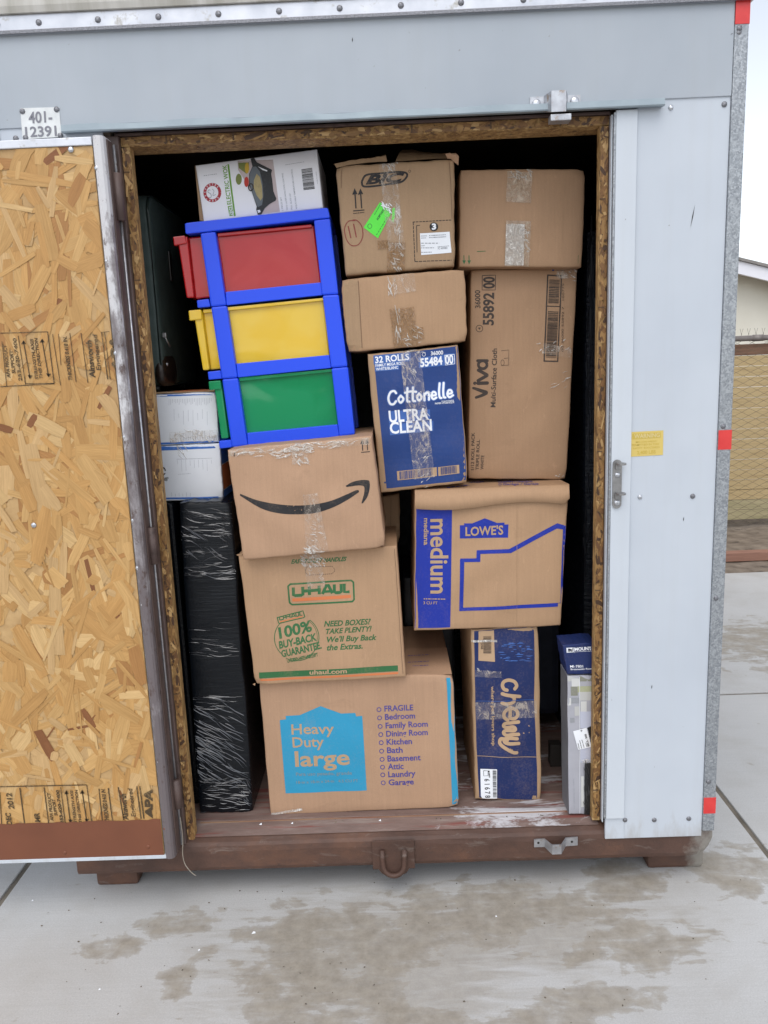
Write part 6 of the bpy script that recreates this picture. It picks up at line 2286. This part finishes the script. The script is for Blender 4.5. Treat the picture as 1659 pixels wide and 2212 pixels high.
# ---- two white paper cartons on the wrapped panel, left
PBL = ink('ink_paper_blue', (0.05, 0.17, 0.55), 0.15, (0.7, 0.72, 0.76))
PGR = ink('ink_pale_grey', (0.42, 0.43, 0.47), 0.8, (0.7, 0.72, 0.76))
for which in (0, 1):
    Yq = 0.115
    if which == 0:
        TR, BR = at(sJ(1280, 818), Yq), at(sJ(1301, 1120), Yq)
        lab = 'white paper carton with blue edge, upper of the two under the dark suitcase'
    else:
        TR, BR = at(sJ(1303, 1124), Yq), at(sJ(1326, 1452), Yq)
        lab = 'white paper carton with recycling mark, lower of the two on the black wrapped panel'
    wd = np.array((0.29, 0, 0.003))
    o, f = carton('paper_carton', [TR - wd, TR, BR, BR - wd], Yq, 0.22, PAPER, lab, 'box', 'white paper cartons', seed=40 + which, bulge=0.004, dent=0.0008, r=0.004)
    p = Print(f, 1)
    pb2 = Print(f, 1)
    if which == 0:
        p.poly([sJ(880, 834), sJ(1278, 820), sJ(1279, 836), sJ(880, 850)])
        pb2.poly([sJ(900, 1122), sJ(1298, 1108), sJ(1299, 1119), sJ(900, 1134)])
    else:
        p.poly([sJ(905, 1142), sJ(1302, 1126), sJ(1304, 1152), sJ(905, 1170)])
        pb2.poly([sJ(930, 1448), sJ(1322, 1440), sJ(1325, 1450), sJ(930, 1458)])
    p.obj('blue_edge', PBL, o)
    pb2.obj('blue_edge', PBL, o)
    p = Print(f, 1)
    g = random.Random(which)
    if which == 0:
        for k in range(26):
            x = 1005 + k * 10
            p.line(sJ(x, 862 - k * 0.3), sJ(x, 862 + g.uniform(8, 40)), 0.7)
        for k in range(14):
            x = 1090 + k * 14
            p.line(sJ(x, 1050 + g.uniform(0, 30)), sJ(x + 2, 1108 - k), 0.7)
        for k in range(8):
            p.line(sJ(1035 + k * 28, 920 + g.uniform(0, 30)), sJ(1037 + k * 28, 960 + g.uniform(0, 60)), 0.6)
    else:
        p.line(sJ(1050, 1218), sJ(1260, 1212), 0.9)
        for k in range(9):
            p.line(sJ(1055 + k * 25, 1222), sJ(1058 + k * 25, 1240 + g.uniform(0, 60)), 0.6)
        p.scribble(sJ(1060, 1308), sJ(1135, 1302), 0.9, 6, 3)
        for k in range(6):
            p.line(sJ(1020 + k * 22, 1415 + g.uniform(0, 10)), sJ(1021 + k * 22, 1440), 0.6)
    p.obj('smudged_print', PGR, o, kind='stuff')
    p = Print(f, 2)
    if which == 0:
        p.text('D.', sJ(928, 1006), sJ(948, 1004), sJ(928, 994), 0.02)
    else:
        for k in range(3):
            a = k * 2.094 + 0.5
            p.ring(sJ(966, 1290), 6.2, 8, 2.6, 8, a, a + 1.5)
        p.text('RECYCLED', sJ(925, 1338), sJ(1002, 1335), sJ(925, 1328), 0.02)
        p.text('PAPERBOARD', sJ(900, 1350), sJ(996, 1347), sJ(900, 1340), 0.02)
    p.obj('lettering', INK_BLACK, o)
    # coloured band on the right side of the carton
    xs_ = max(TR[0], BR[0])
    for (za, zb_, mt_) in ((0.98, 0.62, PBL), (0.60, 0.16, INK_ORANGE if which else PBL), (0.14, 0.02, PBL)):
        za_, zb2 = BR + (TR - BR) * za, BR + (TR - BR) * zb_
        mesh_obj('side_band', [za_ + np.array((0.0015, 0.008, 0)), za_ + np.array((0.0015, 0.215, 0)), zb2 + np.array((0.0015, 0.215, 0)), zb2 + np.array((0.0015, 0.008, 0))], [(0, 1, 2, 3)], mt_, o)
    if which == 0:
        tape(f, o, sJ(1010, 1090), sJ(1300, 1075), 24, TAPE, seed=44)
        folds(f, o, (sJ(1060, 1040), sJ(1290, 1130)), 22, 0.6, 6, 20, 1.1, 30, spread=0.8)
        zt_ = TR[2] + 0.0008
        MB().box(TR[0] - 0.24, TR[0] - 0.006, Yq + 0.012, Yq + 0.20, zt_, zt_ + 0.004).obj('lid_flap', KRAFT3, o)
        MB().box(TR[0] - 0.13, TR[0] - 0.03, Yq + 0.010, Yq + 0.20, zt_ + 0.0042, zt_ + 0.0050).obj('lid_print', INK_ORANGE, o)
    else:
        folds(f, o, (sJ(1050, 1135), sJ(1110, 1200)), 7, 1.0, 10, 30, 1.0, 31, spread=0.3)

# ---- black stretch-wrapped panel standing on the floor, left
bq = [(384, 1086), (500, 1083), (548, 1756), (431, 1757)]
o, f = carton('wrapped_mattress', bq, 0.042, 0.42, WRAP, 'tall narrow panel in black stretch wrap standing under the white cartons', 'wrapped item', seed=50, bulge=0.004, dent=0.002, r=0.008)
fo = lambda a, b, n, ang, l0, l1, w, sd, spr=0.15: folds(f, o, (sK(*a), sK(*b)), int(n * 0.7), ang, l0, l1, w * 0.62, sd, mat=WRAP_FOLD, name='wrap_folds', spread=spr, lay=1)
fo((1075, 10), (1370, 190), 60, 0.12, 18, 60, 1.3, 1, 0.15)
fo((1075, 60), (1340, 300), 34, 0.55, 20, 60, 1.2, 2, 0.2)
fo((1085, 230), (1370, 410), 46, -0.14, 16, 50, 1.3, 3, 0.2)
fo((1320, 20), (1365, 230), 26, 1.2, 6, 16, 1.1, 4, 0.5)
fo((1060, 385), (1380, 420), 24, 0.05, 14, 50, 1.4, 5, 0.15)
fo((1110, 680), (1400, 740), 8, 0.06, 14, 60, 1.0, 6, 0.05)
fo((1110, 760), (1400, 890), 30, 0.04, 20, 70, 1.2, 7, 0.06)
fo((1120, 1110), (1415, 1190), 30, 0.05, 20, 60, 1.2, 8, 0.12)
fo((1110, 1190), (1420, 1508), 80, 0.50, 20, 80, 1.3, 9, 0.12)
f2 = lambda a, b, n, ang, l0, l1, w, sd, spr=0.15: folds(f, o, (sL(*a), sL(*b)), int(n * 0.7), ang, l0, l1, w * 0.62, sd, mat=WRAP_FOLD, name='wrap_folds', spread=spr, lay=1)
f2((1125, 10), (1430, 250), 70, 0.52, 20, 70, 1.3, 10, 0.15)
f2((1140, 250), (1440, 300), 34, -0.15, 16, 50, 1.2, 11, 0.25)
f2((1190, 300), (1480, 460), 50, 0.05, 14, 50, 1.2, 12, 0.2)
f2((1380, 260), (1490, 400), 30, 0.9, 8, 24, 1.3, 13, 0.4)

# dark box-shaped item behind the left jamb, carrying the outer end of the cartons
V_, F_ = MB().box(-0.90, -0.690, 0.10, 0.60, Z_FLOOR, 1.243, 0.01).V, None
mb = MB().box(-0.90, -0.690, 0.10, 0.60, Z_FLOOR, 1.243, 0.01)
o2 = mb.obj('wrapped_bundle', WRAP)
tag(o2, 'black wrapped bundle wedged behind the hinge side of the doorway', 'wrapped item')

# ---- dark suitcase standing on the cartons
sc_x, sc_y = -0.688, 0.125
suit = empty('suitcase', (-0.80, 0.36, 1.588), 'dark green soft suitcase standing on the white cartons behind the drawers', 'suitcase')


def round_box(x0, x1, y0, y1, z0, z1, r, seg=5):
    bm = bmesh.new()
    bmesh.ops.create_cube(bm, size=1)
    for v in bm.verts:
        v.co = ((x0 + x1) / 2 + v.co.x * (x1 - x0), (y0 + y1) / 2 + v.co.y * (y1 - y0), (z0 + z1) / 2 + v.co.z * (z1 - z0))
    ex = [e for e in bm.edges if abs((e.verts[0].co - e.verts[1].co).normalized().x) > 0.9]
    bmesh.ops.bevel(bm, geom=ex, offset=r, segments=seg, affect='EDGES', profile=0.5)
    oth = [e for e in bm.edges if abs((e.verts[0].co - e.verts[1].co).normalized().x) < 0.1 and (abs(e.verts[0].co.x - x0) < 1e-6 or abs(e.verts[0].co.x - x1) < 1e-6)]
    bmesh.ops.bevel(bm, geom=oth, offset=0.016, segments=3, affect='EDGES', profile=0.5)
    bm.verts.index_update()
    V = [v.co[:] for v in bm.verts]
    F = [tuple(v.index for v in q.verts) for q in bm.faces]
    bm.free()
    return V, F


V, F = round_box(-0.93, sc_x, sc_y, 0.55, 1.604, 2.165, 0.06)
mesh_obj('body', V, F, FABRIC, suit, smooth=True)


def rr_loop(x, y0, y1, z0, z1, r, n=6):
    pts = []
    for (cy, cz, a0) in ((y1 - r, z1 - r, 0), (y0 + r, z1 - r, 90), (y0 + r, z0 + r, 180), (y1 - r, z0 + r, 270)):
        for k in range(n + 1):
            a = math.radians(a0 + 90 * k / n)
            pts.append((x, cy + r * math.cos(a), cz + r * math.sin(a)))
    return pts + [pts[0]]


for xx, rr_ in ((sc_x - 0.006, 0.0045), (sc_x - 0.055, 0.003), (sc_x - 0.075, 0.003)):
    ins = 0.004 if rr_ > 0.004 else -0.001
    MB().tube(rr_loop(xx, sc_y + ins, 0.55 - ins, 1.604 + ins, 2.165 - ins, 0.058), rr_, 6, cap=False).obj('piping', PIPING, suit, smooth=True)
V, F = round_box(sc_x - 0.03, sc_x + 0.004, sc_y - 0.003, sc_y + 0.15, 1.601, 1.70, 0.045)
mesh_obj('corner_guard', V, F, LEATHER, suit, smooth=True)
place('rivet', BOLT, (sc_x + 0.004, sc_y + 0.035, 1.668), suit, rot=(0, 0, math.radians(90)), scale=(0.5, 0.5, 0.5))
MB().box(sc_x + 0.001, sc_x + 0.006, sc_y + 0.16, sc_y + 0.185, 1.93, 2.02, 0.002).obj('strap', LEATHER, suit)
pa, pb = at(sQ(498, 1652), sc_y - 0.004), at(sQ(543, 1742), sc_y + 0.03)
MB().tube([pa, (pa + pb) / 2, pb], 0.0026, 6).obj('zip_pull', SCREW, suit, smooth=True)
MB().box(pa[0] - 0.006, pa[0] + 0.006, pa[1] - 0.004, pa[1] + 0.006, pa[2] - 0.006, pa[2] + 0.008, 0.002).obj('zip_slider', ZINC_DARK, suit)
for yy in (0.18, 0.48):
    MB().tube([(-0.72, yy, 1.596), (-0.74, yy, 1.596)], 0.0085, 10).obj('wheel', CHARCOAL, suit, smooth=True)
    MB().tube([(-0.87, yy, 1.596), (-0.89, yy, 1.596)], 0.0085, 10).obj('wheel', CHARCOAL, suit, smooth=True)

# ---- grey carton beside the right jamb, with a printed navy carton on it
x0g = float(at(sM(247, 478), -0.028)[0])
x0b = float(at(sM(265, 2090), -0.028)[0])
zg = float(at(sM(247, 478), -0.028)[2])
zb0 = 0.2185
o, f = carton('grey_carton', [np.array((x0g, -0.028, zg)), np.array((0.600, -0.028, zg - 0.002)), np.array((0.600, -0.028, zb0)), np.array((x0b, -0.028, zb0 + 0.001))], -0.028, 0.094, GREY_BOX,
              'slim pale grey printed carton with shipping label standing by the doorway post', 'box', seed=60, bulge=0.0015, dent=0.0006, r=0.002)
mesh_obj('side_panel', [(x0g - 0.0012, -0.024, zg), (x0b - 0.0012, -0.024, zb0 + 0.001), (x0b - 0.0012, 0.062, zb0 + 0.001), (x0g - 0.0012, 0.062, zg)], [(0, 1, 2, 3)], GREY_SIDE, o)
shades = [((0.52, 0.52, 0.50), 'ink_c1'), ((0.24, 0.24, 0.19), 'ink_c2'), ((0.62, 0.62, 0.60), 'ink_c3'), ((0.30, 0.31, 0.33), 'ink_c4'), ((0.40, 0.41, 0.26), 'ink_c5'), ((0.50, 0.52, 0.62), 'ink_c6')]
shm = [ink(n_, c_, 0.3, (0.5, 0.5, 0.52)) for c_, n_ in shades]
pieces = [(0, (250, 480, 385, 540)), (1, (390, 480, 540, 540)), (2, (295, 515, 392, 600)), (1, (285, 600, 365, 705)), (4, (365, 595, 540, 665)), (0, (385, 660, 540, 760)), (3, (290, 728, 382, 795)), (2, (250, 735, 290, 820)), (2, (400, 770, 470, 900)), (5, (395, 890, 540, 1080)), (3, (280, 965, 330, 1020)), (0, (330, 830, 385, 940)), (5, (395, 1300, 540, 1480)), (2, (405, 1640, 440, 2085))]
for i, (c_, (xa_, ya_, xb_, yb_)) in enumerate(pieces):
    Print(f, 1 + 0.1 * i).poly([sM(xa_, ya_), sM(xb_, ya_ - 3), sM(xb_ + (2 if yb_ < 1500 else 0), yb_ - 3), sM(xa_ + 2, yb_)], 40).obj('picture_print', shm[c_], o)
p = Print(f, 3)
p.line(sM(388, 490), sM(392, 2088), 0.9)
p.obj('print_edge', INK_WHITE, o)
p = Print(f, 3)
p.text('Designed in USA / Manufactured in China', sM(316, 1670), sM(322, 2020), sM(326, 1670), 0.0)
p.obj('lettering', INK_GREY, o)
Print(f, 6).poly([sM(310, 1112), sM(468, 1072), sM(526, 1290), sM(368, 1324)], 12).obj('shipping_label', PAPER, o)
p = Print(f, 7)
p.text('BMCA - 5000', sM(498, 1282), sM(462, 1140), sM(478, 1288), 0.03)
for k, (a_, b_) in enumerate((((380, 1312), (365, 1245)), ((408, 1306), (385, 1215)), ((436, 1296), (410, 1205)), ((520, 1270), (490, 1110)), ((470, 1290), (455, 1240)))):
    p.scribble(sM(*a_), sM(*b_), 1.3, 7, k + 3)
p.scribble(sM(400, 1110), sM(415, 1100), 3, 2, 3)
p.obj('label_lettering', INK_BLACK, o)
Print(f, 7).poly([sM(476, 1072), sM(518, 1055), sM(545, 1120), sM(545, 1260), sM(528, 1240)], 20).obj('film_scrap', CASE_BLACK, o)
Print(f, 5, ).poly([sM(443, 1480), sM(560, 1466), sM(560, 2090), sM(441, 2090)], 20, lift=0.004).obj('dark_wrap', CASE_BLACK, o)
folds(f, o, (sM(445, 1480), sM(540, 2080)), 26, 1.45, 8, 30, 0.8, 33, mat=WRAP_FOLD, name='wrap_folds', spread=0.25, lay=16)
folds(f, o, (sM(395, 1420), sM(535, 1490)), 12, 0.0, 6, 16, 0.9, 34, name='wrap_folds', spread=0.5, lay=12)  # pale GLINT slivers: highlights on the film put into the colour

tln = at(sM(187, 118), -0.022)
bln = at(sM(247, 474), -0.026)
o, f = carton('footrest_carton', [tln, np.array((0.600, -0.022, tln[2] + 0.004)), np.array((0.600, -0.026, zg + 0.003)), np.array((bln[0], -0.026, zg + 0.004))], -0.02, 0.085, INK_NAVY2,
              'small navy carton with white lettering tilted on the slim grey carton', 'box', seed=61, bulge=0.002, dent=0.001, r=0.003)
p = Print(f, 1)
p.poly([sM(232, 150), sM(320, 146), sM(322, 202), sM(240, 207)], 30)
p.obj('logo_field', INK_WHITE, o)
p = Print(f, 1)
p.text('MOUNT-IT!', sM(334, 186), sM(610, 172), sM(330, 150), 0.04)
p.text('MI-7801', sM(281, 380), sM(430, 376), sM(278, 352), 0.01)
p.text('Ergonomic Footrest', sM(287, 408), sM(592, 396), sM(285, 390), 0.02)
p.line(sM(329, 148), sM(334, 212), 0.6)
p.scribble(sM(338, 198), sM(540, 188), 0.8, 14, 3)
p.obj('lettering', INK_WHITE, o)
p = Print(f, 2)
p.text('mi', sM(250, 198), sM(308, 195), sM(255, 166), 0.03, ref='x')
p.obj('logo', INK_BLACK, o)

# ---- dark things further in
mb = MB().box(0.615, 0.885, 0.22, 0.95, Z_FLOOR, 2.02, 0.02)
o = mb.obj('wrapped_column', WRAP_V)
tag(o, 'tall black wrapped item standing behind the right-hand stack beside the doorway', 'wrapped item')
wf2 = Face((0.615, 0.22, 2.02), (0.885, 0.22, 2.02), (0.885, 0.22, Z_FLOOR), (0.615, 0.22, Z_FLOOR), bulge=0, dent=0, r=0.0001)
g = random.Random(3)
mb = MB()
for k in range(90):
    x, z, L = 0.62 + 0.12 * g.random() ** 1.4, g.uniform(0.9, 2.0), g.uniform(0.04, 0.22)
    w_ = g.uniform(0.001, 0.003)
    dx = g.uniform(-0.012, 0.012)
    mb.add([(x - w_, 0.2195, z), (x, 0.2165, z), (x + w_, 0.2195, z), (x - w_ + dx, 0.2195, z + L), (x + dx, 0.2165, z + L), (x + w_ + dx, 0.2195, z + L)], [(0, 1, 4, 3), (1, 2, 5, 4)])
fo_ = mb.obj('wrap_folds', WRAP_FOLD, o)
fo_['kind'] = 'stuff'
mb = MB().box(-0.97, 0.55, 0.98, 1.75, Z_FLOOR, 1.95, 0.03)  # added black block so the gaps between the cartons stay dark
o = mb.obj('dark_filler', WRAP)
tag(o, 'big black block added to keep the rear of the container dark', 'filler')
arm = empty('armchair', (0.53, 0.62, Z_FLOOR), 'dark armchair with square wooden feet in the shadow behind the pet supply box', 'chair')
MB().box(0.455, 0.602, 0.50, 0.95, 0.30, 0.95, 0.03).obj('seat_body', DARK_FAB, arm)
fp = atz(sI(1042, 1470), Z_FLOOR)
for (xx, yy) in ((fp[0], fp[1] + 0.02), (fp[0] - 0.07, 0.90), (fp[0], 0.90)):
    MB().box(xx - 0.02, xx + 0.02, yy - 0.02, yy + 0.02, Z_FLOOR + 0.001, 0.302, 0.002).obj('foot', WOOD_FOOT, arm)
o, f = carton('carton', [np.array((0.02, 0.52, 0.86)), np.array((0.205, 0.52, 0.86)), np.array((0.205, 0.52, Z_FLOOR + 0.001)), np.array((0.02, 0.52, Z_FLOOR + 0.001))], 0.52, 0.3, CHARCOAL,
              'dark box with teal zigzag print deep behind the large moving box', 'box', seed=70)
p = Print(f, 1)
zz_ = [sG(195, 1322), sG(225, 1330), sG(248, 1298), sG(275, 1338), sG(310, 1300), sG(335, 1335), sG(365, 1305), sG(395, 1338), sG(430, 1338)]
p.stroke(zz_, 4.0, False)
p.obj('zigzag_print', INK_CYAN, o)

# ---- crumbs, chips and leaf bits on the concrete and sill
g = random.Random(12)
mb = MB()
for k in range(150):
    if k < 110:
        x, y = g.uniform(-1.2, 1.3), g.uniform(-0.62, -0.02)
        z = 0.0015
    else:
        x, y = g.uniform(-0.5, 0.5), g.uniform(-0.05, -0.005)
        z = 0.2125 + 0.28 * max(-0.05, y) * (1 if y < -0.02 else 0.15)
    s_ = g.uniform(0.0012, 0.0042)
    a = g.uniform(0, 3.14)
    c, s2 = math.cos(a) * s_, math.sin(a) * s_
    e = g.uniform(0.35, 1.0)
    mb.add([(x - c, y - s2, z), (x + s2 * e, y - c * e, z), (x + c, y + s2, z), (x - s2 * e, y + c * e, z), (x, y, z + s_ * 0.7)], [(0, 1, 4), (1, 2, 4), (2, 3, 4), (3, 0, 4)])
o = mb.obj('debris', mottled('debris', (0.05, 0.04, 0.03), (0.24, 0.20, 0.15), 200, 0.9), loc=(0, 0, 0))
tag(o, 'scattered dark crumbs and chips on the concrete and door sill', 'debris', kind='stuff')
mb = MB()
for q in ((548, 2016), (430, 2053), (1072, 1980), (215, 2138), (70, 1946)):
    p_ = atz(q, 0.002)
    s_ = 0.006 if q[0] == 548 else 0.003
    mb.add([(p_[0] - s_, p_[1] - s_ * .5, .002), (p_[0] + s_, p_[1], .002), (p_[0] + s_ * .6, p_[1] + s_, .003), (p_[0] - s_ * .4, p_[1] + s_, .004)], [(0, 1, 2, 3)])
for q in (sL(1548, 522), sH(130, 1302), sH(953, 1298), sH(345, 1248)):
    p_ = at(q, -0.02)
    mb.add([(p_[0] - .004, p_[1], .2125), (p_[0] + .004, p_[1] - .003, .2125), (p_[0] + .003, p_[1] + .004, .2155)], [(0, 1, 2)])
o = mb.obj('paper_scraps', PAPER, loc=(0, 0, 0))
tag(o, 'tiny white paper scraps on the concrete and sill', 'litter', kind='stuff')
